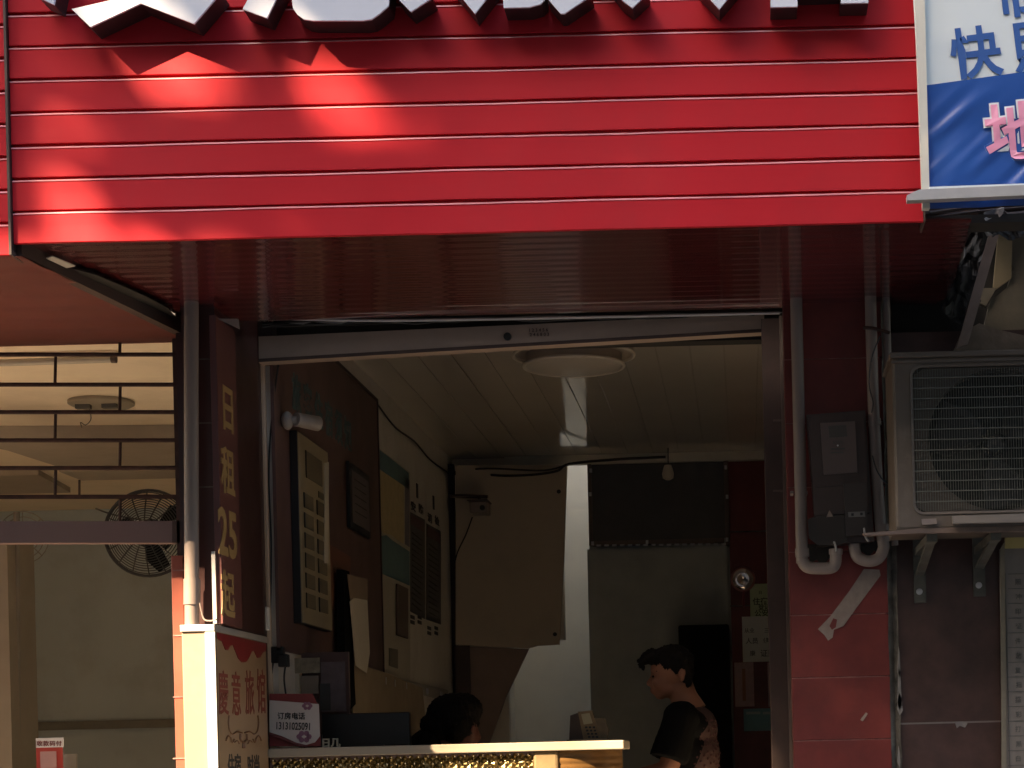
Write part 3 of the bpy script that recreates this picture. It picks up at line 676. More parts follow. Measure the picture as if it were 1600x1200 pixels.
# brown stair boarding with the added light well behind
bp = thing('boarded_stair', P(800, 1010, DB-.35), 'brown boarding under a stair in front of a pale wall', 'boarding')
MB().pprism([(712, 727), (886, 727), (881, 880), (874, 1007), (840, 1009), (826, 1013), (712, 1008)], DB-.3, DB-.27).build('upper_board', brownp, bp)
MB().pprism([(712, 1009), (826, 1014), (790, 1090), (757, 1182), (712, 1182)], DB-.28, DB-.25).build('lower_board', brownd, bp)
mb = MB()
for u, v in ((873, 768), (867, 991)):
    mb.lathe(P(u, v, DB-.305), [(0, 0), (.012, 0), (.012, .006), (0, .006)], 14, 'Y')
mb.build('bolt', black, bp)
mb = MB(); mb.pbox(713, 1009, 736, 1180, DB-.31, DB-.302); mb.build('dark_post', M('postd', (.07, .05, .045), .6), bp)
# doorway at the back: transom, dark curtain
td = thing('transom_window', P(1030, 852, DB-.05), 'dark glass transom with bright clips over the back doorway', 'window')
MB().pbox(925, 722, 1132, 843, DB-.02, DB-.01).build('pane', glassd, td)
mb = MB(); mb.pbox(919, 722, 925, 852, DB-.04, DB+.02); mb.pbox(1132, 718, 1139, 852, DB-.04, DB+.02); mb.pbox(925, 843, 1132, 850, DB-.04, DB+.02); mb.build('frame', steel, td)
mb = MB()
for u, v in ((922, 772), (1136, 776), (926, 849), (1136, 843), (1011, 847), (923, 735), (1134, 730)): mb.pbox(u-2, v-3, u+2, v+3, DB-.05, DB-.041)
mb.build('clip', alum, td)
mb = MB()
for k in range(17): u = 932+k*12.2; mb.pbox(u, 851-(u-930)*.012, u+7, 854-(u-930)*.012, DB-.045, DB-.038)
mb.build('curtain_rail_ring', alum, td)
mb = MB(); vs = []; fs = []                            # hanging dark curtain with folds
x0, x1 = P(921, 1000, DB).x, P(1139, 1000, DB).x; n = 60
for i in range(n+1):
    f = i/n; y = DB-.01+.003*math.sin(f*31)+.004*math.sin(f*11)
    vs += [(x0+(x1-x0)*f, y, .45), (x0+(x1-x0)*f, y, P(1030, 856, DB).z)]
fs = [(2*i, 2*i+2, 2*i+3, 2*i+1) for i in range(n)]
mb.add(vs, fs); mb.build('door_curtain', darkgreen, None, True, 'plain dark grey curtain filling the back doorway', 'curtain')
MB().pbox(1064, 976, 1143, 1330, DB-.45, DB-.05, .01).build('tall_cabinet', blackm, label='tall black cabinet behind the standing woman', cat='cabinet')
bl = thing('hanging_bulb', P(1044, 750, DB-.4), 'small white bulb hanging before the dark transom', 'bulb')
MB().tube([P(1044, 700, DB-.4), P(1044, 728, DB-.4)], .004, 6).build('flex', black, bl)
MB().lathe(P(1044, 750, DB-.4), [(.012, 0), (.030, .01), (.034, .035), (.028, .06), (.02, .085)], 20).build('globe', lamp_m, bl, True)

# things on the red tiled back wall
dd = DB-.012
ml = thing('round_mirror', P(1162, 950, dd), 'round hand mirror hung on the red tiled wall', 'mirror')
cpt = P(1161, 905, dd); r_ = 18*PXM(dd)
ring = [cpt+Vector((math.cos(a)*r_, 0, math.sin(a)*r_)) for a in [k*math.pi/16 for k in range(33)]]
MB().tube(ring, .006, 8, False).build('rim', M('pink_rim', (.4, .15, .13), .3), ml, True)
MB().lathe(cpt+Vector((0, .004, 0)), [(0, 0), (r_*.5, -.012), (r_*.9, -.006), (r_, 0), (r_, .006), (0, .006)][::1], 32, 'Y').build('glass', M('mirror_glass', (.75, .65, .6), .12, metal=.9), ml, True)
MB().tube([P(1162, 923, dd), P(1162, 948, dd)], .007, 8).build('handle', M('handle_red', (.25, .05, .05), .3), ml)
def sheet(u0, v0, u1, v1, m_, lab, lines=None, d_=None, tm=ink, txt=None):
    d_ = d_ or dd
    t = thing('wall_notice', P((u0+u1)/2, v1, d_), lab, 'notice', 'notices on the red tiled wall')
    MB().pbox(u0, v0, u1, v1, d_, d_+.003).build('sheet', m_, t)
    if lines or txt:
        tx = MB()
        for (b_, u, v, s_) in (txt or []): tx.ftext(b_, u, v, d_-.002, s_, .01, .001)
        for (u, v, l_, h_) in (lines or []): tx.pbox(u, v, u+l_, v+h_, d_-.0025, d_-.0005)
        tx.build('print', tm, t)
    return t
sheet(1172, 912, 1209, 970, papergn, 'pale green notice just right of the round mirror', txt=[('日', 1188, 928, 6), ('住宿', 1188, 944, 12), ('登记', 1194, 952, 9), ('公安', 1190, 962, 11)])
sheet(1160, 963, 1213, 1034, paperw, 'white sheet with six small pictures on the red wall', d_=dd-.004, txt=[('从业', 1171, 988, 8), ('三', 1198, 988, 8), ('人员', 1175, 1005, 10), ('健', 1197, 1004, 9), ('康', 1176, 1024, 9), ('证照', 1200, 1025, 12)], tm=inkg)
sheet(1148, 1035, 1178, 1104, paperpk, 'left pink speckled flyer on the red wall', lines=[(1160, 1045, 5, 50)], tm=M('flyer_orange', (.4, .18, .12), .7))
sheet(1200, 1035, 1222, 1104, paperpk, 'right pink speckled flyer half behind the door jamb')
sheet(1162, 1107, 1214, 1142, paperbl, 'teal card lowest of the notices on the red wall', lines=[(1166, 1112, 22, 4), (1192, 1112, 20, 4)], tm=M('card_light', (.4, .5, .5), .6))

# ------------------------------------------------------------------ counter
DCn = 6.93
xk0 = XW; xk1 = P(975, 1165, DCn).x
zc1 = P(700, 1163, DCn).z; zc0 = P(700, 1177, DCn).z
ctr = thing('reception_counter', ((xk0+xk1)/2, DCn+.2, .3), 'reception counter with cream top and gold mosaic front', 'counter')
MB().box(P(418, 1170, DCn).x, xk1, DCn-.012, DCn+.35, zc0, zc1, .004).build('countertop', slabm, ctr)
MB().box(P(418, 1170, DCn).x, P(846, 1190, DCn).x, DCn+.03, DCn+.4, .3, zc0).build('carcass', brownd, ctr)
mb = MB(); xa, xb = P(419, 1190, DCn).x, P(845, 1190, DCn).x; pt_ = .0125; z = zc0-.003; row = 0
rg = random.Random(4)
while z > .9:
    x = xa+(row % 2)*pt_
    while x+2*pt_ < xb:
        c = Vector((x+pt_, DCn+.0225+rg.uniform(-.002, .002), z-pt_)); j = lambda: rg.uniform(-.0035, .0035)
        q = [(x, DCn+.03, z-pt_), (x+pt_, DCn+.03, z-2*pt_+.0), (x+2*pt_, DCn+.03, z-pt_), (x+pt_, DCn+.03, z)]
        c = c+Vector((j(), 0, j())); mb.add(q+[c], [(0, 1, 4), (1, 2, 4), (2, 3, 4), (3, 0, 4)]); x += 2*pt_
    z -= pt_; row += 1
mb.build('mosaic_front', goldm, ctr)
mb = MB(); z = zc0-.010; row = 0
while z > 1.12:
    x = xa+.012+(row % 2)*.0165
    while x < xb-.01: mb.ell((x+rg.uniform(-.002, .002), DCn+.019, z+rg.uniform(-.0015, .0015)), (.0042, .004, .0042), 8, 6); x += .033
    z -= .024; row += 1
mb.build('mosaic_beads', M('bead_champagne', (.85, .75, .5), .12, metal=1), ctr, True)
MB().box(P(833, 1190, DCn).x, P(872, 1190, DCn).x, DCn+.005, DCn+.4, .3, zc0, .01).build('corner_post', M('corner_gold', (.32, .23, .12), .35, metal=.4, var=.2, vs=15), ctr)
mb = MB(); vs = []; fs = []; cxx = P(872, 1190, DCn).x; wd = P(968, 1190, DCn).x-cxx; nseg = 24; nz = 260
for i in range(nseg+1):
    f = i/nseg; xx = cxx+wd*f; yy = DCn+.02+.22*(1-math.sqrt(max(0, 1-f*f*.92)))
    for k in range(nz+1):
        z = .3+(zc0-.3)*k/nz; vs.append((xx, yy-.003*abs(math.sin((zc0-z)/.0125*math.pi/2))-.0016*math.sin((zc0-z)/.05*math.pi), z))
for i in range(nseg):
    for k in range(nz): fs.append((i*(nz+1)+k, (i+1)*(nz+1)+k, (i+1)*(nz+1)+k+1, i*(nz+1)+k+1))
mb.add(vs, fs); mb.build('ribbed_end', ribm, ctr, True)
MB().pbox(829, 1160, 901, 1163.5, DCn-.004, DCn+.1).build('paper_slip', paperw, label='thin white paper lying on the counter edge', cat='paper')
# phone number card
cd = thing('number_card', P(460, 1168, 6.97), 'white card with handwritten phone number propped on the counter', 'card')
cpoly = [(421, 1094), (498, 1100), (500, 1150), (492, 1160), (478, 1164), (462, 1160), (440, 1150), (421, 1144)]
dc = 6.97
MB().pprism([(421, 1084), (488, 1084), (497, 1102), (501, 1166), (421, 1166)], dc+.003, dc+.012).build('backing', M('card_maroon', (.26, .05, .05), .5), cd)
MB().pprism(cpoly, dc, dc+.0025).build('sheet', M('card_white', (.70, .64, .60), .5, var=.04), cd)
tx = MB(); tx.ftext('订房电话', 455, 1123, dc-.002, 11.5, .015, .001, .95, tilt=R(-2)); tx.ftext('13131025091', 458, 1140, dc-.002, 16, .014, .001, .64, tilt=R(-3)); tx.build('handwriting', ink, cd)
def flower(mb, u, v, s, d):
    for k in range(6):
        a = k*math.pi/3; c = P(u+math.cos(a)*s*.6, v+math.sin(a)*s*.45, d); rr_ = s*.33*PXM(d)
        mb.prism([c+Vector((math.cos(t_)*rr_, 0, math.sin(t_)*rr_)) for t_ in [q*math.pi/4 for q in range(8)]], (0, .001, 0))
mb = MB(); flower(mb, 475, 1151, 13, dc-.0015); flower(mb, 480, 1103, 9, dc-.0015); mb.build('flower_print', M('flower_purple', (.35, .17, .25), .6), cd)
mb = MB(); mb.curve([P(421, 1148, dc-.003), P(440, 1154, dc-.004), P(465, 1164, dc-.003), P(480, 1166, dc-.003)], .005); mb.build('curl', M('card_curl', (.2, .05, .05), .5), cd)
# monitor (seen from the back)
mo = thing('computer_monitor', P(570, 1168, 7.15), 'black back of a computer monitor on the counter', 'monitor')
MB().pbox(503, 1114, 640, 1166, 7.15, 7.19, .004).build('shell', black, mo)
MB().pbox(545, 1164, 600, 1169, 7.14, 7.24, .002).build('stand', black, mo)
# small cream block letters
sb_ = thing('figurine', P(518, 1168, 7.0), 'small cream ornament at the foot of the monitor', 'ornament')
tx = MB(); tx.ftext('日几', 517, 1166, 6.99, 15, .03, .012); tx.build('block_shape', M('ornament_cream', (.5, .47, .36), .5), sb_)
MB().pbox(495, 1148, 503, 1167, 6.985, 7.0, .001).build('dark_block', black, label='little black block beside the number card', cat='box')
# telephone / card reader
ph = thing('card_terminal', P(920, 1158, 7.15), 'brown card terminal leaning on the right end of the counter', 'terminal')
dp = 7.12
MB().pprism([(903, 1112), (925, 1110), (940, 1156), (912, 1158)], dp, dp+.03).build('keypad_body', M('terminal_tan', (.20, .14, .07), .5, var=.2, vs=30), ph)
MB().pprism([(891, 1118), (905, 1113), (912, 1157), (889, 1159)], dp+.005, dp+.06).build('rear_body', M('terminal_dark', (.05, .03, .02), .5), ph)
MB().pprism([(928, 1122), (944, 1122), (951, 1140), (948, 1155), (936, 1156)], dp+.005, dp+.05).build('paper_roll', M('terminal_grey', (.16, .12, .07), .5, var=.3, vs=20), ph)
MB().pprism([(908, 1116), (921, 1114), (926, 1130), (912, 1132)], dp-.003, dp-.0005).build('screen', M('terminal_screen', (.42, .38, .24), .3), ph)
mb = MB()
for r_ in range(4):
    for k in range(3): mb.pbox(914+k*6+r_*1.6, 1135+r_*5, 918+k*6+r_*1.6, 1138+r_*5, dp-.004, dp-.0003)
mb.build('key', black, ph)
MB().pprism([(884, 1160), (952, 1158), (950, 1154), (886, 1156)], 7.0, 7.2).build('tray', black, ph)

# ------------------------------------------------------------------ people
def blobmesh(name, mb, mat, parent, vox=.008, smooth=3, displace=0, dscale=.02):
    me = bpy.data.meshes.new('tmp'); me.from_pydata([tuple(p) for p in mb.v], [], mb.f)
    bm = bmesh.new(); bm.from_mesh(me); bmesh.ops.recalc_face_normals(bm, faces=bm.faces); bm.to_mesh(me); bm.free()
    ob = bpy.data.objects.new('tmp', me); COL.objects.link(ob)
    r = ob.modifiers.new('r', 'REMESH'); r.mode = 'VOXEL'; r.voxel_size = vox
    s_ = ob.modifiers.new('s', 'SMOOTH'); s_.iterations = smooth; s_.factor = .6
    bpy.context.view_layer.update()
    m2 = bpy.data.meshes.new_from_object(ob.evaluated_get(bpy.context.evaluated_depsgraph_get()))
    bpy.data.objects.remove(ob)
    org = ORG[parent.name]
    for v in m2.vertices:
        p = v.co.copy()
        if displace: p += v.normal*displace*(noise.noise(Vector((p.x/dscale, p.y/dscale, p.z/dscale*.35)))+.5*noise.noise(p/dscale*2.3))
        v.co = p-org
    m2.materials.clear(); m2.materials.append(mat)
    for p in m2.polygons: p.use_smooth = True
    m2.name = name; o = bpy.data.objects.new(name, m2); COL.objects.link(o); o.parent = parent; ORG[o.name] = org; return o
DW = 7.75; k_ = PXM(DW)
def Q(u, v, y=0): p = P(u, v, DW); return Vector((p.x, DW+y, p.z))
def E(mb, u, v, y, ru, ry, rv): mb.ell(Q(u, v, y), (ru*k_, ry, rv*k_), 24, 16)
wo = thing('person', (Q(1075, 1300).x, DW, .3), 'person with short black hair, black tee and dotted rose vest, standing right of the counter', 'person')
b = MB()
E(b, 1049, 1045, 0, 33, .073, 32); E(b, 1038, 1062, 0, 20, .060, 27); E(b, 1044, 1076, 0, 19, .055, 15); E(b, 1032, 1086, 0, 9, .032, 7.5)
E(b, 1022, 1049, 0, 5, .045, 4); b.tube([Q(1021, 1052), Q(1015.5, 1064), Q(1013, 1069)], [.006, .010, .012], 10); E(b, 1013.5, 1069.5, 0, 3.6, .014, 3)
E(b, 1019, 1077.5, 0, 4, .022, 2.4); E(b, 1020.5, 1082, 0, 4, .02, 2.4); E(b, 1028, 1068, -.035, 9, .02, 8)
for s in (-1, 1):
    b.ell(Q(1066, 1056, s*.078), (.014, .010, .03)); b.ell(Q(1069, 1052, s*.084), (.010, .007, .018))
b.tube([Q(1061, 1070), Q(1068, 1088), Q(1076, 1112)], [.056, .055, .075], 16)
E(b, 1078, 1135, 0, 36, .165, 30); E(b, 1084, 1175, 0, 36, .15, 45); E(b, 1080, 1240, 0, 38, .15, 50); E(b, 1078, 1300, 0, 40, .165, 40)
fl = (.3-CZ); vfl = PV+(CZ-.3)/k_
for s in (-1, 1):
    b.tube([Q(1076, 1310, s*.085), Q(1072, 1430, s*.09), Q(1078, vfl-14, s*.09)], [.088, .06, .042], 16)
    b.tube([Q(1082, vfl-10, s*.09), Q(1035, vfl-8, s*.1)], [.036, .03], 12)
    sh_, el, wr = Q(1068, 1122, s*.16), Q(1047, 1203, s*.20), Q(966, 1222, s*.15)
    b.tube([sh_, (sh_+el)/2, el], [.054, .048, .040], 14); b.tube([el, (el+wr)/2, wr], [.041, .036, .026], 14)
    b.ell(sh_, (.06, .06, .06))
    dirh = (wr-el).normalized(); b.ell(wr+dirh*.045, (.045, .036, .016))
    for f_ in range(4):
        st = wr+dirh*.08+Vector((0, (f_-1.5)*.019, 0)); ln_ = (.062, .074, .070, .055)[f_]
        b.tube([st, st+dirh*ln_*.5+Vector((0, 0, -.004)), st+dirh*ln_+Vector((0, 0, -.02))], [.0095, .009, .0075], 8)
    b.tube([wr+dirh*.02+Vector((0, -s*.03, 0)), wr+dirh*.05+Vector((0, -s*.055, -.006)), wr+dirh*.075+Vector((0, -s*.06, -.016))], [.012, .011, .009], 8)
blobmesh('body', b, skin, wo, .0065, 2)
h = MB()
E(h, 1052, 1036, 0, 32, .080, 29); E(h, 1026, 1024, 0, 20, .058, 9); h.tube([Q(1024, 1024, -.02), Q(1010, 1028, -.035), Q(1002, 1036, -.04), Q(1007, 1048, -.04)], [.032, .024, .015, .005], 10); h.tube([Q(1014, 1028, .02), Q(1003, 1034, .025), Q(1000, 1044, .02)], [.026, .014, .005], 10); E(h, 1071, 1052, 0, 12, .07, 24); E(h, 1060, 1046, 0, 16, .083, 16)
E(h, 1040, 1030, 0, 26, .074, 19); E(h, 1074, 1068, 0, 8, .055, 14)
blobmesh('hair', h, hair, wo, .0055, 1, .010, .011)
e = MB()
e.ell(Q(1022, 1057.5, -.030), (.008, .008, .0045)); e.ell(Q(1022, 1057.5, .030), (.008, .008, .0045)); e.tube([Q(1019, 1050.5, -.022), Q(1028, 1049.5, -.052)], .0035, 6)
e.build('eyes', hair, wo)
c = MB()
E(c, 1078, 1136, 0, 40, .178, 33); E(c, 1083, 1175, 0, 39, .16, 47); E(c, 1080, 1235, 0, 42, .16, 48)
for s in (-1, 1):
    sh_, el = Q(1067, 1122, s*.165), Q(1042, 1203, s*.20)
    c.ell(sh_, (.072, .066, .066)); c.tube([sh_, sh_+(el-sh_)*.5, sh_+(el-sh_)*.80], [.068, .075, .076], 16)
tee = blobmesh('tee_shirt', c, teeb, wo, .008, 3, .004, .05)
c = MB(); E(c, 1090, 1140, 0, 31, .150, 38); E(c, 1092, 1180, 0, 33, .152, 48); E(c, 1086, 1235, 0, 40, .168, 48)
vest = blobmesh('vest', c, vestm, wo, .008, 3, .003, .05)
# dots on the vest: small raised studs placed on its camera side
dm = MB(); rnd = random.Random(9); org = ORG[vest.name]; cand = [v for v in vest.data.vertices if v.normal.y < -.15 and v.normal.x > -.4]
used = []
for v in rnd.sample(cand, min(2500, len(cand))):
    p = v.co+org
    if p.z > Q(1090, 1125).z or p.z < Q(1090, 1215).z: continue
    if any((p-q).length < .021 for q in used): continue
    used.append(p); dm.ell(p+v.normal*.001, (.0055, .003, .0055), 8, 6)
    if len(used) > 90: break
dm.build('dot_print', dotm, vest)
c = MB(); E(c, 1078, 1300, 0, 43, .175, 42)
for s in (-1, 1): c.tube([Q(1076, 1310, s*.085), Q(1072, 1430, s*.09), Q(1078, vfl-25, s*.09)], [.1, .075, .062], 16)
blobmesh('trousers', c, pants, wo, .012, 3)
# seated, bent over behind the counter
D2 = 7.5; k2 = PXM(D2)
def Q2(u, v, y=0): p = P(u, v, D2); return Vector((p.x, D2+y, p.z))
def E2(mb, u, v, y, ru, ry, rv): mb.ell(Q2(u, v, y), (ru*k2, ry, rv*k2), 24, 16)
se = thing('person', (Q2(690, 1300).x, D2, .3), 'seated person bending low behind the counter, only dark hair and shoulder visible', 'person')
b = MB(); E2(b, 712, 1126, 0, 34, .085, 38); E2(b, 726, 1148, -.02, 24, .06, 26); b.ell(Q2(741, 1138, -.06), (.014, .02, .03)); b.ell(Q2(745, 1152, -.01), (.02, .014, .02))
b.tube([Q2(700, 1150), Q2(685, 1180)], [.06, .07], 14); E2(b, 680, 1215, .02, 55, .17, 50); E2(b, 690, 1300, .08, 48, .16, 70); E2(b, 690, 1390, .08, 50, .18, 42)
for s in (-1, 1):
    b.tube([Q2(640+(s > 0)*85, 1185, 0), Q2(640+(s > 0)*85, 1280, -.1), Q2(660+(s > 0)*45, 1290, -.30)], [.055, .045, .028], 14)
    b.tube([Q2(665+(s > 0)*50, 1400, .05), Q2(665+(s > 0)*50, 1410, -.35), Q2(665+(s > 0)*50, 1560, -.35)], [.08, .06, .045], 14)
    wr = Q2(660+(s > 0)*45, 1290, -.30); b.ell(wr+Vector((0, -.05, 0)), (.036, .045, .016))
    for f_ in range(4): st = wr+Vector(((f_-1.5)*.019, -.085, 0)); b.tube([st, st+Vector((0, -.035, -.004)), st+Vector((0, -.062-.008*(f_ in (1, 2)), -.018))], [.0095, .009, .0075], 8)
    b.tube([wr+Vector((-s*.03, -.02, 0)), wr+Vector((-s*.055, -.05, -.008)), wr+Vector((-s*.058, -.075, -.014))], [.012, .011, .009], 8)
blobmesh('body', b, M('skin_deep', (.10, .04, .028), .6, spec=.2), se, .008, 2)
h = MB(); E2(h, 708, 1120, .0, 42, .10, 37); E2(h, 722, 1110, .02, 30, .09, 28); E2(h, 692, 1136, 0, 34, .09, 30); E2(h, 718, 1134, -.035, 28, .075, 30)
blobmesh('hair', h, hair, se, .007, 1, .010, .013)
c = MB(); E2(c, 668, 1172, .02, 32, .17, 34); E2(c, 680, 1215, .02, 60, .19, 52); E2(c, 690, 1300, .08, 54, .18, 72)
for s in (-1, 1): c.tube([Q2(645+(s > 0)*80, 1185, 0), Q2(642+(s > 0)*84, 1260, -.08)], [.07, .07], 14)
blobmesh('jacket', c, teeb, se, .009, 3, .004, .05)
st = thing('stool', (Q2(690, 1400).x, D2+.1, .3), 'plain stool under the seated person behind the counter', 'stool')
MB().box(Q2(640, 0).x, Q2(740, 0).x, D2-.08, D2+.3, .3+.0+(CZ-.3-1.05)+Q2(690, 1428).z-.3, Q2(690, 1425).z+.02).build('seat', brownd, st)
for sx in (-1, 1):
    for sy in (0, 1): MB().box(Q2(690+sx*40, 0).x-.015, Q2(690+sx*40, 0).x+.015, D2-.05+sy*.3, D2-.02+sy*.3, .3, Q2(690, 1428).z).build('leg', brownd, st)

# ------------------------------------------------------------------ right pilaster with tiles
DT = 6.5
px0, px1 = P(1236, 1000, DT).x, P(1389, 1000, DT).x
rp = thing('tiled_pilaster', ((px0+px1)/2, DT, .15), 'dark red tiled pilaster right of the door', 'pilaster')
vsj = [560, 660, 760, 861, 960, 1058, 1156, 1254, 1352, 1450]
prev = ZS+.3
for v in vsj:
    z = P(1312, v, DT).z
    MB().box(px0, px1, DT, DT+.12, z+.0015, prev-.0015, .0015).build('tile', tile, rp); prev = z
MB().box(px0+.002, px1-.008, DT+.003, DT+.13, .15, ZS+.3).build('grout_bed', grout, rp)
mb = MB(); random.seed(11); vs = []
xa, xb = P(1389, 1000, DT).x+.001, P(1404, 1000, DT).x
N_ = 90
for i in range(N_+1):
    z = .15+(ZS+.2-.15)*i/N_; w1 = .004*noise.noise(Vector((z*9, 0, 0))); 
    vs += [(xa+w1-.002, DT-.002+.006*noise.noise(Vector((z*20, 3, 0))), z), ((xa+xb)/2, DT+.015+.01*noise.noise(Vector((z*25, 8, 0))), z), (xb+.006*noise.noise(Vector((z*14, 5, 0))), DT+.0, z)]
fs = []
for i in range(N_):
    for j in range(2): fs.append((i*3+j, i*3+j+1, i*3+j+4, i*3+j+3))
mb.add(vs, fs); mb.build('mortar_joint', dgrout, label='rough dark mortar joint between red tile and brown marble', cat='mortar joint')
mb = MB()
for (v0, v1, w_) in ((1040, 1110, 5), (1080, 1118, 7), (1010, 1060, 3), (1165, 1200, 3)):
    mb.pprism([(1404, v0), (1404+w_*.6, v0+10), (1404+w_, v1-8), (1406, v1), (1402, v1-10)], DT-.004, DT)
mb.build('plaster_crust', M('crust_grey', (.22, .2, .18), .9), label='white crusts of plaster along the mortar joint', cat='plaster')
mw = thing('marble_wall', (P(1480, 1000, DT).x, DT, .15), 'brown polished marble cladding below the air conditioner', 'wall')
zj = P(1480, 1129, DT+.01).z
MB().box(P(1403, 1000, DT).x, 1.9, DT+.01, DT+.12, zj+.003, P(1480, 540, DT).z+.05).build('upper_slab', marble, mw)
MB().box(P(1403, 1000, DT).x, 1.9, DT+.01, DT+.12, .15, zj-.003).build('lower_slab', marble, mw)
MB().box(P(1403, 1000, DT).x, 1.9, DT+.012, DT+.11, zj-.003, zj+.003).build('grout_line', M('marble_grout', (.22, .2, .18), .9), mw)
mb = MB(); mb.pprism([(1492, 1128), (1500, 1127), (1512, 1130), (1508, 1137), (1500, 1134), (1495, 1138)], DT+.005, DT+.009); mb.build('grout_smear', M('smear_grey', (.2, .18, .165), .9), mw)
# torn tape & scraps
tp = MB().pprism([(1350, 889), (1374, 890), (1376, 899), (1341, 946), (1318, 978), (1303, 984), (1301, 996), (1294, 1001), (1288, 992), (1278, 983), (1298, 962), (1326, 925)], DT-.0035, DT-.0015)
tp.build('paper_tape', tapem, label='torn diagonal strip of pale tape on the red tiles', cat='tape')
MB().pprism([(1302, 966), (1308, 968), (1306, 980), (1300, 984), (1296, 978)], DT-.0045, DT-.0038).build('tear_hole', tile, label='ragged hole torn near the lower end of the tape', cat='tape tear')
MB().pprism([(1353, 1113), (1356, 1115), (1348, 1127), (1344, 1125)], DT-.003, DT-.001).build('tape_scrap', tapem, label='tiny pale scrap low on the red tiles', cat='tape')

# pipes on the pilaster
dpz = 6.43
p1 = pipe('conduit_pipe', [P(1243, 400, dpz), P(1244, 470, dpz), P(1249, 680, dpz), P(1253, 862, dpz), P(1254, 876, dpz), P(1262, 886, dpz), P(1280, 888, dpz), P(1298, 887, dpz), P(1305, 880, dpz), P(1306, 862, dpz)], .0205,
     'leftmost white conduit pipe with a hooked lower end', joints=[(P(1253, 857, dpz), P(1253.6, 870, dpz)), (P(1306, 858, dpz), P(1306, 866, dpz)), ], group='pipes right of the door')
mb = MB(); mb.pbox(1235, 767, 1240, 771, dpz-.01, dpz+.06); mb.pbox(1258, 767, 1262, 771, dpz-.01, dpz+.06); mb.build('wall_clip', pvc, p1)
p2 = pipe('conduit_pipe', [P(1358, 380, dpz), P(1360, 460, dpz), P(1365, 640, dpz), P(1374, 800, dpz), P(1380, 848, dpz), P(1380, 858, dpz), P(1373, 872, dpz), P(1358, 877, dpz), P(1342, 872, dpz), P(1336, 862, dpz), P(1335, 850, dpz)], .0195,
     'middle white conduit pipe bent up beneath the meter box', joints=[(P(1366, 655, dpz), P(1367, 665, dpz)), (P(1379, 820, dpz), P(1380, 830, dpz)), (P(1380, 838, dpz), P(1380.5, 846, dpz))], group='pipes right of the door')
p3 = pipe('conduit_pipe', [P(1381, 380, dpz+.02), P(1384, 460, dpz+.02), P(1390, 640, dpz+.02), P(1396, 800, dpz+.02), P(1398, 852, dpz+.02)], .0125, 'thinnest pipe squeezed between middle pipe and air conditioner', group='pipes right of the door')
mb = MB()
for (u, v) in ((1258, 884), (1300, 882), (1340, 868), (1376, 868)): mb.ell(P(u, v-8, dpz-.012), (.008, .011, .006), 10, 8)
MB().pprism([(1262, 850), (1308, 852), (1306, 878), (1296, 872), (1286, 884), (1276, 874), (1266, 880)], DT-.012, DT-.002).build('cobweb_grime', grime_gap_black, label='black cobweb grime inside the leftmost hooked pipe end', cat='grime')
MB().pprism([(1340, 846), (1376, 844), (1378, 868), (1366, 860), (1358, 870), (1348, 862), (1338, 868)], DT-.012, DT-.002).build('cobweb_grime', grime_gap_black, label='black cobweb grime inside the middle hooked pipe end', cat='grime')
mb2 = MB(); mb2.curve([P(1349, 512, dpz-.025), P(1365, 513, dpz-.03), P(1390, 520, dpz-.02)], .006); mb2.build('pipe_tie', rustm, label='dark tie strapped round the two right pipes', cat='tie')
MB().curve([P(1375, 525, dpz-.03), P(1362, 560, dpz-.04), P(1358, 600, dpz-.04), P(1364, 628, dpz-.04), P(1362, 645, dpz-.03)], .0025).build('thin_wire', black, label='thin dark wire looping over the middle pipe', cat='wire')
MB().curve([P(1363, 712, dpz-.03), P(1370, 735, dpz-.04), P(1382, 752, dpz-.04), P(1396, 757, dpz-.03)], .0028).build('thin_wire', black, label='thin dark wire from the meter box to the air conditioner', cat='wire')

# meter box
me_ = thing('meter_box', P(1313, 850, 6.40), 'smoky plastic electricity meter box between the conduit pipes', 'meter box')
MB().pprism([(1260, 648), (1352, 641), (1366, 846), (1277, 852)], 6.42, 6.495).build('back_case', M('meter_case', (.07, .048, .041), .4, var=.1), me_)
MB().pprism([(1264, 652), (1349, 646), (1359, 800), (1272, 806)], 6.40, 6.419).build('cover', meterm, me_)
MB().pprism([(1282, 661), (1336, 658), (1340, 738), (1287, 742)], 6.393, 6.3995).build('dial_housing', meteri, me_)
MB().pprism([(1294, 666), (1322, 664), (1324, 682), (1296, 684)], 6.391, 6.3925).build('display', glassd, me_)
tx = MB(); tx.ftext('kWh', 1310, 694, 6.392, 8, .005, .001); tx.pbox(1298, 700, 1320, 702, 6.3905, 6.3925); tx.pbox(1298, 706, 1318, 708, 6.3905, 6.3925); tx.build('dial_print', inkg, me_)
MB().lathe(P(1309, 696, 6.39), [(0, 0), (.003, 0), (.003, .003), (0, .003)], 10, 'Y').build('indicator_lens', paperw, me_)
MB().pprism([(1270, 742), (1318, 738), (1320, 758), (1272, 762)], 6.397, 6.3995).build('cover_step', meterm, me_)
MB().pprism([(1318, 756), (1354, 753), (1356, 835), (1322, 838)], 6.385, 6.3995).build('breaker_cover', M('breaker_smoke', (.05, .037, .031), .35), me_)
mb = MB(); mb.pprism([(1325, 800), (1351, 799), (1352, 807), (1326, 808)], 6.382, 6.3845); mb.build('breaker_label', M('breaker_pale', (.2, .19, .175), .4), me_)
mb = MB(); mb.pbox(1330, 802, 1334, 806, 6.380, 6.3815); mb.pbox(1344, 801, 1348, 805, 6.380, 6.3815); mb.build('breaker_switch', black, me_)
MB().pprism([(1291, 808), (1296, 797), (1302, 807)], 6.397, 6.3995).build('warning_triangle', M('triangle', (.34, .26, .2), .5), me_)
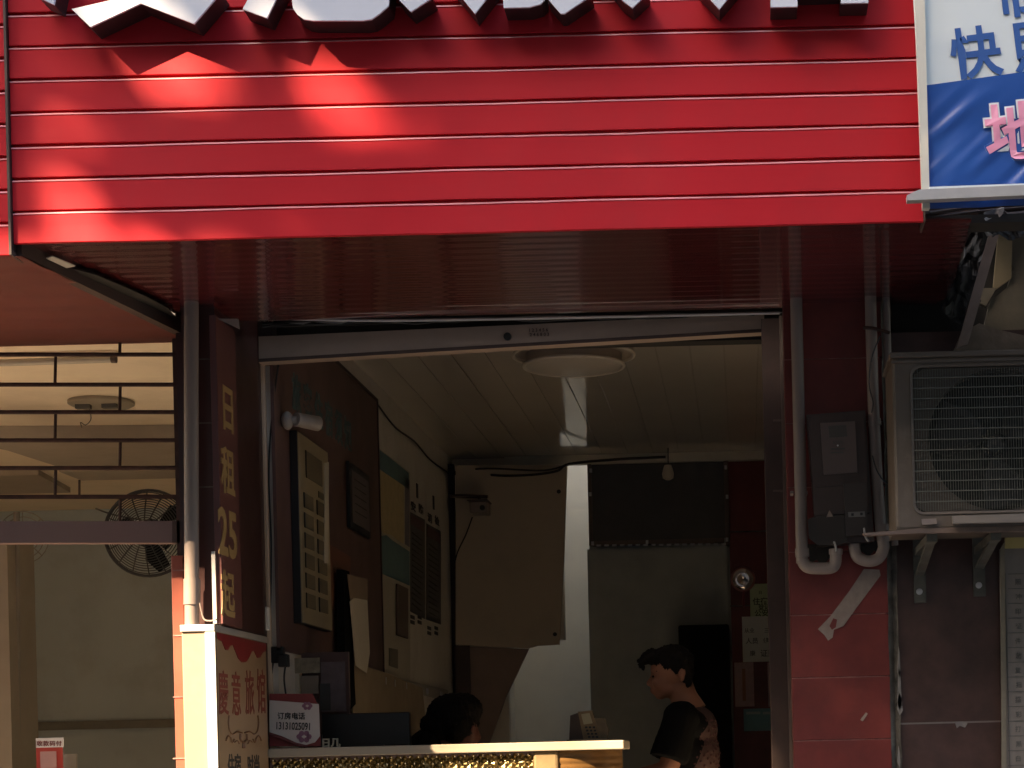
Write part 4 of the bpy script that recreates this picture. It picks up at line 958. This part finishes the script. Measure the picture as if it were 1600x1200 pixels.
MB().pprism([(1262, 812), (1275, 806), (1324, 804), (1324, 846), (1310, 852), (1278, 852), (1264, 840)], 6.399, 6.415).build('lower_cover', M('meter_lower', (.036, .027, .021), .45), me_)
mb = MB(); mb.curve([P(1350, 825, 6.375), P(1352, 838, 6.372), P(1357, 846, 6.375)], .004); mb.curve([P(1303, 846, 6.39), P(1306, 856, 6.4), P(1306, 866, 6.42)], .004); mb.build('tail_wire', M('tail_grey', (.35, .33, .3), .5), me_)

# ------------------------------------------------------------------ air conditioner
DA = 6.02
ac = thing('air_conditioner', P(1600, 830, DA), 'dusty cream outdoor air conditioner on wall brackets', 'air conditioner')
ax0 = P(1397, 690, DA).x; ax1 = ax0+.82; az1 = P(1480, 556, DA).z; az0 = P(1480, 826, DA).z
gx0, gx1, gz0, gz1 = P(1428, 690, DA).x, P(1428, 690, DA).x+.53, P(1500, 799, DA).z, P(1500, 573, DA).z
mb = MB()                                             # front frame with a rounded rectangular hole
def rrect(x0, x1, z0, z1, r, n=6):
    o = []
    for cx, cz_, a0 in ((x1-r, z1-r, 0), (x0+r, z1-r, 90), (x0+r, z0+r, 180), (x1-r, z0+r, 270)):
        for k in range(n+1): a = R(a0+90*k/n); o.append((cx+r*math.cos(a), cz_+r*math.sin(a)))
    return o
def ringface(mb, o1, y1, o2, y2):
    n = len(o1); mb.add([(x, y1, z) for x, z in o1]+[(x, y2, z) for x, z in o2], [(i, (i+1) % n, n+(i+1) % n, n+i) for i in range(n)])
outer = rrect(ax0, ax1, az0, az1, .012); inner = rrect(gx0-.008, gx1, gz0-.008, gz1+.008, .035); inner2 = rrect(gx0, gx1, gz0, gz1, .03)
ringface(mb, rrect(ax0, ax1, az0, az1, .02), DA+.012, outer, DA+.004); 
o_in = rrect(ax0+.008, ax1-.008, az0+.008, az1-.008, .012)
ringface(mb, outer, DA+.004, o_in, DA); ringface(mb, o_in, DA, inner, DA); ringface(mb, inner, DA, inner, DA-.004); ringface(mb, inner, DA-.004, inner2, DA-.002); ringface(mb, inner2, DA-.002, inner2, DA+.02)
mb.build('front_panel', acw, ac)
mb = MB(); mb.box(ax0+.001, ax1, DA+.012, DA+.30, az0, az0+.01); mb.box(ax0+.001, ax0+.012, DA+.012, DA+.30, az0+.01, az1-.01); mb.box(ax1-.01, ax1, DA+.012, DA+.30, az0+.01, az1-.01); mb.build('side_casing', acw, ac)
MB().box(ax0-.008, ax1+.008, DA-.008, DA+.31, az1-.004, az1+.014, .004).build('lid', acw, ac)
MB().box(ax0-.003, ax1, DA-.004, DA+.002, az1-.020, az1-.012).build('lid_seam', acw, ac)
ctrx, ctrz, rad = (gx0+gx1)/2+.005, (gz0+gz1)/2, (gz1-gz0)/2-.004
mb = MB()                                             # shroud: plate with round hole
ncir = 48; oc = []
for k in range(ncir):
    a = 2*math.pi*k/ncir; dx, dz = math.cos(a), math.sin(a); t_ = min((gx1-gx0)/2/max(abs(dx), 1e-6), (gz1-gz0)/2/max(abs(dz), 1e-6)); oc.append((ctrx-.005+dx*t_, ctrz+dz*t_))
ic = [(ctrx+math.cos(2*math.pi*k/ncir)*rad, ctrz+math.sin(2*math.pi*k/ncir)*rad) for k in range(ncir)]
ringface(mb, oc, DA+.02, ic, DA+.026); ringface(mb, ic, DA+.026, ic, DA+.10)
mb.build('fan_shroud', acw, ac)
MB().box(ax0+.02, ax1-.02, DA+.19, DA+.2, az0+.02, az1-.02).build('coil_fins', fin, ac)
mb = MB(); mb.lathe((ctrx, DA+.12, ctrz), [(.0, 0), (.025, 0), (.035, .02), (.035, .05), (0, .05)], 24, 'Y')
for k in range(3):
    a = k*2*math.pi/3+.5; pts1 = []
    q = []
    for (r_, aa, yy) in ((.045, -.3, .10), (.045, .5, .15), (rad*.7, .75, .17), (rad*.95, .55, .17), (rad*.95, -.15, .09), (rad*.6, -.35, .09)):
        q.append((ctrx+math.cos(a+aa)*r_, DA+yy, ctrz+math.sin(a+aa)*r_))
    mb.add(q, [(0, 1, 2), (0, 2, 3), (0, 3, 4), (0, 4, 5)])
mb.build('fan_blade', M('fan_dark', (.05, .05, .05), .5), ac)
mb = MB(); 
for k in range(5): mb.box(gx0-.0, gx0+.012+.02*k*0, DA, DA+.001, gz0, gz0+.001)
g = MB(); nx = 66
for i in range(nx+1):
    x = gx0+(gx1-gx0)*i/nx; g.box(x-.0009, x+.0009, DA+.001, DA+.004, gz0+.004, gz1-.004)
nz = 13
for i in range(1, nz+1):
    z = gz0+(gz1-gz0)*i/(nz+1); g.box(gx0, gx1, DA-.002, DA+.001, z-.0016, z+.0016)
g.build('wire_guard', wire, ac)
MB().box(gx1+.03, gx1+.2, DA-.002, DA+.001, az0+.06, az0+.1).build('rating_plate', M('plate_grey', (.3, .3, .28), .4), ac)
# tray, ledge and brackets
MB().pprism([(1348, 833), (1400, 829), (1440, 825), (1600, 822), (1600, 830), (1440, 833), (1352, 837)], DA+.0, DA+.03).build('drip_ledge', steel, label='thin bent metal ledge under the air conditioner', cat='ledge')
MB().pprism([(1440, 811), (1463, 810), (1464, 818), (1441, 820)], DA-.012, DA-.006).build('packing_block', pvc, label='small pale packing block under the air conditioner', cat='block')
mb = MB().pprism([(1488, 806), (1640, 801), (1640, 815), (1489, 818)], DA-.03, DA-.01)
mb.build('plastic_channel', M('channel_cream', (.19, .165, .14), .5, dirt=.3), label='long pale plastic channel along the lower edge of the air conditioner', cat='channel')
for i, (u0, u1, v1, ub) in enumerate(((1440, 1458, 942, 1437), (1520, 1540, 932, 1530))):
    bk = thing('wall_bracket', P(ub, v1, DT), ['left galvanised bracket with bolt under the air conditioner', 'right galvanised bracket with bolt under the air conditioner'][i], 'bracket', 'brackets under the air conditioner')
    top = P((u0+u1)/2, 828, 6.10); xm = P(ub, 900, DT).x
    MB().box(xm-.020, xm+.020, DT-.006, DT+.008, P(ub, v1, DT).z, P(ub, 835, DT).z).build('wall_plate', galv, bk)
    MB().box(xm-.017, xm+.017, DA+.03, DT-.008, az0-.036, az0-.012).build('arm', galv, bk)
    ps, pe = Vector((xm+.002, DA+.10, az0-.03)), Vector((xm, DT-.012, P(ub, v1-45, DT).z))
    mb = MB(); dv_ = (pe-ps).normalized(); nrm = Vector((1, 0, 0)).cross(dv_)*.006
    mb.prism([ps+nrm+Vector((-.014, 0, 0)), ps+nrm+Vector((.014, 0, 0)), pe+nrm+Vector((.014, 0, 0)), pe+nrm+Vector((-.014, 0, 0))], -2*nrm); mb.build('strut', galv, bk)
    MB().lathe(P(ub, v1-18, DT-.018), [(0, 0), (.006, 0), (.006, .008), (.011, .009), (.011, .013)], 12, 'Y').build('bolt', alum, bk)

# price list at far right
DP = 6.47
pl = thing('price_list', P(1585, 1200, DP), 'grey laminated price list sheet at the right edge', 'price list')
MB().pprism([(1562, 858), (1700, 850), (1700, 1300), (1570, 1300)], DP, DP+.02).build('sheet', sheetw, pl)
mb = MB()
for v in range(895, 1300, 23): mb.pbox(1575, v, 1700, v+1, DP-.002, DP-.0002)
mb.pbox(1575, 895, 1576, 1300, DP-.0025, DP-.0005); mb.build('table_line', inkg, pl)
tx = MB(); cs = '照冲印证件放复扫描彩打黑白过塑'
for i, v in enumerate(range(912, 1300, 23)): MB().ftext(cs[i % len(cs)], 1591+(i % 2)*1, v+1, DP-.001, 10, .01, .001).build('table_character', inkg, pl)
MB().pprism([(1572, 836), (1700, 834), (1700, 853), (1570, 857)], DP-.01, DP+.02).build('mustard_board', mustard, label='mustard strip above the grey price list', cat='board')
MB().pprism([(1563, 858), (1572, 842), (1570, 858), (1573, 1200), (1565, 1200)], DP-.006, DP-.001).build('edge_crust', peel, label='crusty pale edge along the left of the price list', cat='plaster')

# ------------------------------------------------------------------ ragged upper right corner
DG = 6.55
pw = thing('peeling_wall', P(1560, 545, DG), 'peeling beige plaster wall above the air conditioner', 'wall')
MB().pprism([(1564, 360), (1800, 340), (1800, 700), (1500, 700), (1500, 545), (1520, 538), (1535, 520), (1548, 470), (1575, 448), (1583, 420)], DG, DG+.1).build('plaster', peel, pw)
MB().pprism([(1560, 362), (1582, 362), (1580, 435), (1556, 452), (1552, 448)], DG-.008, DG+.01).build('ochre_layer', peelo, pw)
MB().pprism([(1535, 450), (1557, 450), (1540, 478), (1532, 474)], DG-.012, DG+.01).build('chip', peel, pw)
MB().pprism([(1490, 548), (1502, 520), (1530, 505), (1560, 515), (1605, 525), (1800, 530), (1800, 570), (1490, 570)], DG-.06, DG-.012).build('mortar_heap', M('mortar_brown', (.20, .165, .13), .9, var=.3, vs=12, bump=.6, bs=20), pw)
MB().box(P(1395, 470, DG).x, P(1800, 470, DG).x, DG+.05, DG+.2, P(1450, 570, DG).z, P(1450, 300, DG).z).build('dark_void_wall', grime_gap_black, label='black wall for the dark void above the air conditioner', cat='wall')  # black colour stands in for the dark void of the broken corner
# slanted strut
a, b = P(1553, 366, 6.05), P(1504, 540, 6.22)
mb = MB(); n_ = Vector((.018, 0, .006))
mb.prism([a-n_, a+n_, b+n_, b-n_], (0, .02, 0)); mb.build('slanted_strut', M('strut_pink', (.27, .20, .17), .6, var=.2, vs=14), label='slanted weathered strut above the air conditioner', cat='strut')
# torn black plastic sheet
rs = random.Random(31)
def rag(poly, d0, mat, label, name='torn_sheet', amp=.04, n=16):
    # crumpled sheet spanning a quad given by 4 px corners
    A, B, C, D_ = [Vector((u, v, 0)) for u, v in poly]; vs = []; fs = []
    for i in range(n+1):
        for j in range(n+1):
            f, g_ = i/n, j/n; q = (A*(1-f)+B*f)*(1-g_)+(D_*(1-f)+C*f)*g_
            edge = 1 if (i in (0, n) or j in (0, n)) else 0
            jx = 9*noise.noise(Vector((q.x*.045, q.y*.045, 7)))*(1+edge); jy = 9*noise.noise(Vector((q.x*.05, q.y*.05, 19)))*(1+edge)
            vs.append(P(q.x+jx, q.y+jy, d0+amp*noise.noise(Vector((q.x*.04, q.y*.04, 1)))+.5*amp*noise.noise(Vector((q.x*.11, q.y*.11, 5)))))
    for i in range(n):
        for j in range(n): fs.append((i*(n+1)+j, (i+1)*(n+1)+j, (i+1)*(n+1)+j+1, i*(n+1)+j+1))
    mb = MB(); mb.add(vs, fs); k = len(vs)
    mb.add([v+Vector((0, .003, 0)) for v in vs], [f[::-1] for f in fs])
    return mb.build(name, mat, None, False, label, 'plastic sheet')
blk = M('black_plastic_sheet', (.016, .016, .015), .65, var=.3)
rag([(1515, 352), (1552, 352), (1512, 525), (1470, 480)], 6.34, blk, 'crumpled black plastic sheet hanging beside the slanted strut')
rag([(1535, 336), (1640, 325), (1640, 362), (1552, 372)], 5.75, blk, 'black plastic bunched under the blue banner')
rag([(1536, 326), (1560, 322), (1552, 340), (1542, 340)], 5.6, M('foil_grey', (.4, .38, .37), .35, var=.2), 'grey crumpled foil scrap under the banner rail', amp=.02, n=8)
rag([(1534, 352), (1556, 350), (1556, 366), (1540, 370)], 6.0, M('foil_pale', (.38, .37, .35), .3, var=.3, vs=30), 'shiny pale foil knot at the top of the slanted strut', amp=.03, n=8)
mb = MB()
for (q, r_) in (([(1452, 333), (1500, 326), (1560, 320), (1640, 310)], .006), ([(1455, 340), (1520, 331), (1600, 324)], .004), ([(1470, 345), (1530, 340), (1640, 330)], .008), ([(1560, 322), (1580, 338), (1610, 336)], .004)):
    mb.curve([P(u, v, 5.62+.02*i) for i, (u, v) in enumerate(q)], r_, 6)
mb.build('sagging_cable', dsteel, label='dark cables sagging under the banner rail', cat='cables')
MB().box(P(1449, 340, 5.6).x, 1.9, 5.6, 5.7, P(1500, 349, 5.6).z, P(1500, 336, 5.6).z).build('canopy_edge', grime_gap_black, label='dark canopy edge below the blue and white banner', cat='canopy')

# ------------------------------------------------------------------ banner at the right
DBn = 5.36
bn = thing('shop_banner', P(1600, 330, DBn), 'wrinkled blue and white photo shop banner at upper right', 'banner')
def bxy(u, v): return u, v
def bansurf(pts_grid, mat, name, off=0):
    pass
def wave(u, v):
    t = (u-1440)*.8+(v-140)*1.0
    a = max(0, min(1, (v-120)/80))
    return a*(.003*math.sin(t*.06+1.5*noise.noise(Vector((u*.01, v*.01, 3))))*(noise.noise(Vector((u*.012, v*.012, 8)))+.6)+.006*noise.noise(Vector(((u+v)*.045, (u-v)*.006, 0))))
def bgrid(u0f, u1, v0f, v1f, nu, nv, mat, name, off=0):
    vs = []; fs = []
    for j in range(nv+1):
        for i in range(nu+1):
            f, g_ = i/nu, j/nv
            vv0, vv1 = None, None
            uu = u0f(g_)+(u1-u0f(g_))*f
            vv = v0f(uu)+(v1f(uu)-v0f(uu))*g_
            uu = u0f_v(vv)+(u1-u0f_v(vv))*f
            p = P(uu, vv, DBn+off); p.y += wave(uu, vv); vs.append(p)
    for j in range(nv):
        for i in range(nu): fs.append((j*(nu+1)+i, j*(nu+1)+i+1, (j+1)*(nu+1)+i+1, (j+1)*(nu+1)+i))
    mb = MB(); mb.add(vs, fs); mb.add([v+Vector((0, .002, 0)) for v in vs], [f[::-1] for f in fs]); return mb.build(name, mat, bn, True)
u0f_v = lambda v: 1427+(v-0)*.058
vd = lambda u: 137-(u-1443)*.140
bgrid(lambda g_: 1430, 1900, lambda u: -160, vd, 60, 60, banw, 'white_area')
bgrid(lambda g_: 1443, 1900, lambda u: vd(u)-2, lambda u: 326-(u-1445)*.03, 90, 60, banb, 'blue_area', -.004)
mb = MB(); mb.prism([P(1424, -160, DBn-.02), P(1441, -160, DBn-.02), P(1453, 325, DBn-.02), P(1442, 325, DBn-.02)], (0, .03, 0)); mb.build('edge_batten', M('batten_cream', (.62, .6, .52), .5, var=.05), bn)
mb = MB(); mb.prism([P(1452, 292, DBn-.03), P(1700, 283, DBn-.03), P(1700, 289, DBn-.03), P(1452, 298, DBn-.03)], (0, .01, 0)); mb.build('white_hem', banw, bn)
rl = MB(); rl.prism([P(1417, 305, DBn-.05), P(1436, 296, DBn-.05), P(1900, 276, DBn-.05), P(1900, 292, DBn-.05), P(1418, 313, DBn-.05)], (0, .035, 0))
rl.build('banner_rail', M('rail_alloy', (.48, .47, .46), .35, metal=.5, var=.1, dirt=.3), label='grey metal rail clamping the foot of the banner', cat='rail')
def btext(mb, ch, u, v, size, bold, off=.004, sx=1.0, tilt=R(6)):
    k = len(mb.v); mb.ftext(ch, u, v, DBn-off, size, bold, .0015, sx, 'LEFT', tilt)
    for i in range(k, len(mb.v)):
        p = mb.v[i]; uu = PU+(p.x*F/DBn); vv = PV-(p.z-CZ)*F/DBn; p.y += wave(uu, vv)
tx = MB(); btext(tx, '快', 1489, 118, 84, .022, .003, .95); btext(tx, '照', 1585, 106, 84, .022, .003); btext(tx, '制', 1562, 22, 84, .022, .003); tx.build('blue_lettering', bant, bn)
tx = MB(); btext(tx, '地', 1542, 246, 96, .05, .007, .95, R(4)); tx.build('letter_outline', banw, bn)
tx = MB(); btext(tx, '地', 1542, 246, 96, .022, .0095, .95, R(4)); tx.build('pink_lettering', banp, bn)

# ------------------------------------------------------------------ left neighbour shop
DN = 6.72
XN0 = -4.6; XNR = P(284, 900, 6.7).x
ns = thing('neighbour_shop', (-3.3, 9, .3), 'warm plastered interior of the neighbouring shop on the left', 'room'); ns['kind'] = 'structure'
ZN = P(140, 540, 6.75).z+.06
dbk = 400; DBK = (ZN-CZ)*F/404.0
MB().box(XN0, XNR+.02, DN, DBK, ZN, ZN+.1).build('ceiling', warmc, ns)
MB().box(XN0, XNR+.02, DBK, DBK+.1, .3, ZN+.1).build('wall_back', graywall, ns)
MB().box(XNR-.0, XNR+.06, 6.71, DBK, .3, ZN).build('wall_right', graywall, ns)
MB().box(XN0-.1, XN0, DN-.1, DBK, .3, ZN).build('wall_left', warmc, ns)
# drop beams below the ceiling
for pts, h_ in (([(-260, 690), (-60, 690), (12, 704), (96, 731), (290, 729), (290, 684), (-260, 688)], .06), ([(92, 737), (128, 751), (290, 747), (290, 735)], .05), ([(-260, 750), (60, 742), (110, 770), (-260, 778)], .03)):
    zz_ = ZN-h_; MB().prism([PZ(u, v, zz_) for u, v in pts], (0, 0, h_-.001)).build('ceiling_beam', M('shaded_beam_plaster', (.42, .36, .29), .85, var=.1, dirt=.3), ns)  # darker plaster stands in for the dim beam undersides
MB().pbox(-60, 1127, 290, 1140, DBK-.04, DBK-.001).build('wall_rail', M('rail_dull', (.2, .19, .16), .6), ns)
# grille
gr = thing('security_grille', P(140, 815, 6.66), 'rusty roll down grille across the neighbouring shop front', 'grille')
hz = [(552, 556), (595+2, 0), (627, 628), (684, 689), (728, 732), (774, 774)]
rows = [(551, 553), (598, 600), (641, 643), (685, 687), (729, 730), (774, 775)]
for (va_, vb_) in rows:
    MB().tube([P(-400, va_+3, 6.64), P(279, vb_+1, 6.64)], .0075, 8).build('bar', rustm, gr)
rowsv = [515]+[r_[0] for r_ in rows]+[818]
for i in range(len(rowsv)-1):
    for k, u in enumerate((188, 87, -14, -115)):
        if (i % 2) == (k % 2): MB().tube([P(u, rowsv[i]+2, 6.645), P(u-1, rowsv[i+1]+2, 6.645)], .0055, 8).build('link', rustm, gr)
MB().prism([P(-400, 815, 6.62), P(270, 814, 6.62), P(270, 848, 6.62), P(-400, 849, 6.62)], (0, .05, 0)).build('bottom_rail', M('rail_maroon', (.21, .15, .14), .42, var=.12, dirt=.25), gr)
MB().pprism([(269, 814), (281, 814), (281, 848), (269, 848)], 6.60, 6.7).build('rail_end', dsteel, gr)
MB().box(P(278, 800, 6.62).x, P(287, 800, 6.62).x, 6.60, 6.7, P(280, 880, 6.62).z, P(280, 530, 6.62).z).build('guide', rustm, gr)
# fan
fn = thing('wall_fan', P(228, 900, 8.2), 'large black caged fan behind the grille bottom rail', 'fan')
fc = P(232, 833, 8.2); fr_ = 69*PXM(8.2)
mb = MB()
for k in range(18):
    f = (k+1)/18; rr_ = fr_*f; dep = -.055*(1-f*f)
    mb.tube([fc+Vector((math.cos(a)*rr_, dep, math.sin(a)*rr_*.97)) for a in [q*math.pi/24 for q in range(49)]], .0022 if k < 17 else .007, 5, False)
for k in range(16):
    a = k*math.pi/8; mb.tube([fc+Vector((math.cos(a)*fr_*f, -.058*(1-f*f), math.sin(a)*fr_*f*.97)) for f in (.05, .3, .6, .85, 1)], .003, 5, False)
mb.build('cage', M('cage_black', (.035, .035, .033), .4), fn)
mb = MB()
for k in range(3):
    a = k*2*math.pi/3+.6; q = []
    for (r2_, aa, yy) in ((.03, -.5, .02), (.03, .6, .05), (fr_*.8, .42, .06), (fr_*.88, .1, .04), (fr_*.6, -.25, .01)): q.append(fc+Vector((math.cos(a+aa)*r2_, yy, math.sin(a+aa)*r2_)))
    mb.add(q, [(0, 1, 2), (0, 2, 3), (0, 3, 4)]); mb.add([p+Vector((0, .003, 0)) for p in q], [(2, 1, 0), (3, 2, 0), (4, 3, 0)])
mb.build('blade', blackm, fn)
MB().lathe(fc+Vector((0, .0, 0)), [(0, 0), (.055, 0), (.065, .03), (.06, .16), (0, .17)], 20, 'Y').build('motor', blackm, fn, True)
MB().tube([fc+Vector((0, .15, 0)), Vector((XNR, 8.35, fc.z))], .015, 8).build('wall_arm', blackm, fn)
f2 = thing('wall_fan', P(45, 860, 9.6), 'faint second fan cage at the far left of the neighbour shop', 'fan')
fc2 = P(36, 840, 9.6); mb = MB()
for k in range(5):
    rr_ = .13*(k+1)/5; mb.tube([fc2+Vector((math.cos(a)*rr_, 0, math.sin(a)*rr_)) for a in [q*math.pi/16 for q in range(33)]], .003, 5, False)
for k in range(8): a = k*math.pi/4; mb.tube([fc2, fc2+Vector((math.cos(a)*.13, 0, math.sin(a)*.13))], .003, 5)
mb.build('cage', M('cage_grey', (.26, .25, .22), .5), f2)
# rosette, tube lamp, hook
rc = P(158, 628, 1); yr = (ZN-CZ)*F/(PV+26-628); rc = P(158, 628, yr); rc.z = ZN
ro = thing('ceiling_rosette', rc+Vector((0, 0, -.04)), 'round bare lamp base on the neighbour ceiling', 'lamp base')
MB().lathe(rc, [(.05, -.0), (.135, -.002), (.135, -.014), (.12, -.022), (.02, -.024)], 36).build('disc', M('rosette_grey', (.27, .23, .17), .5), ro, True)
mb = MB()
for dx_ in (-.06, .05): MB().box(rc.x+dx_-.03, rc.x+dx_+.03, rc.y-.06, rc.y-.03, ZN-.04, ZN-.022).build('lamp_socket', inkg, ro)
mb = MB(); mb.curve([P(140, 640, yr), P(142, 655, yr), P(134, 664, yr), P(126, 660, yr), P(128, 668, yr)], .002); mb.build('wire_end', inkg, ro)
yt = (ZN-CZ-.03)*F/(PV+26-562)
tl = thing('tube_lamp', P(90, 562, yt), 'unlit tube lamp under the neighbour ceiling', 'lamp')
MB().tube([P(-200, 574, yt), P(176, 561, yt)], .013, 10).build('tube', M('tube_grey', (.45, .4, .33), .3), tl, True)
MB().tube([P(174, 561, yt), P(182, 561, yt)], .015, 10).build('end_cap', dsteel, tl)
MB().box(P(-200, 560, yt).x, P(182, 560, yt).x, yt-.01, yt+.02, P(0, 562, yt).z+.012, ZN-.001).build('batten', warmc, tl)
MB().tube([P(124, 750, 9.4), P(124, 775, 9.4)], .006, 8).build('ceiling_hook', dsteel, label='short hook hanging from the neighbour ceiling', cat='hook')
mb = MB(); mb.tube([P(26, 800, 8.0), P(28, 1240, 8.0)], .013, 12); mb.build('vertical_pipe', M('pipe_dull', (.2, .175, .14), .5), None, True, 'dull vertical pipe at the left inside the neighbour shop', 'pipe')
MB().pbox(-60, 830, 16, 1300, 7.9, 8.2).build('side_cabinet', M('cabinet_dull', (.26, .22, .17), .7, var=.1), label='pale cabinet side at the left edge of the neighbour shop', cat='cabinet')
MB().curve([P(150, 795, 9), P(180, 805, 8.8), P(220, 812, 8.6)], .004).build('loose_cable', black, label='slack cable leading to the black fan', cat='cable')
pcx = thing('payment_card', P(76, 1235, 7.2), 'red stand up payment card with white top', 'card stand')
MB().pbox(57, 1155, 98, 1236, 7.2, 7.206).build('board', M('card_red', (.45, .06, .04), .45), pcx)
MB().pbox(56, 1153, 99, 1168, 7.196, 7.199).build('white_header', paperw, pcx)
tx = MB(); 
for i, ch in enumerate('收款码付'): tx.ftext(ch, 62+i*10, 1165, 7.195, 9, .012, .001)
tx.build('header_text', inkr, pcx)
MB().pbox(63, 1174, 88, 1200, 7.196, 7.199).build('blank_window', M('window_rose', (.5, .3, .27), .5), pcx)
MB().box(P(-80, 1240, 7.2).x, P(200, 1240, 7.2).x, 7.1, 7.6, .3, P(76, 1236, 7.2).z).build('neighbour_counter', brownd, label='brown counter carrying the red payment card', cat='counter')
MB().tube([P(108, 1236, 7.4), P(108, 1178, 7.4)], .03, 14).build('paper_cup', M('cup', (.3, .27, .22), .5), None, True, 'dull paper cup beside the payment card', 'cup')
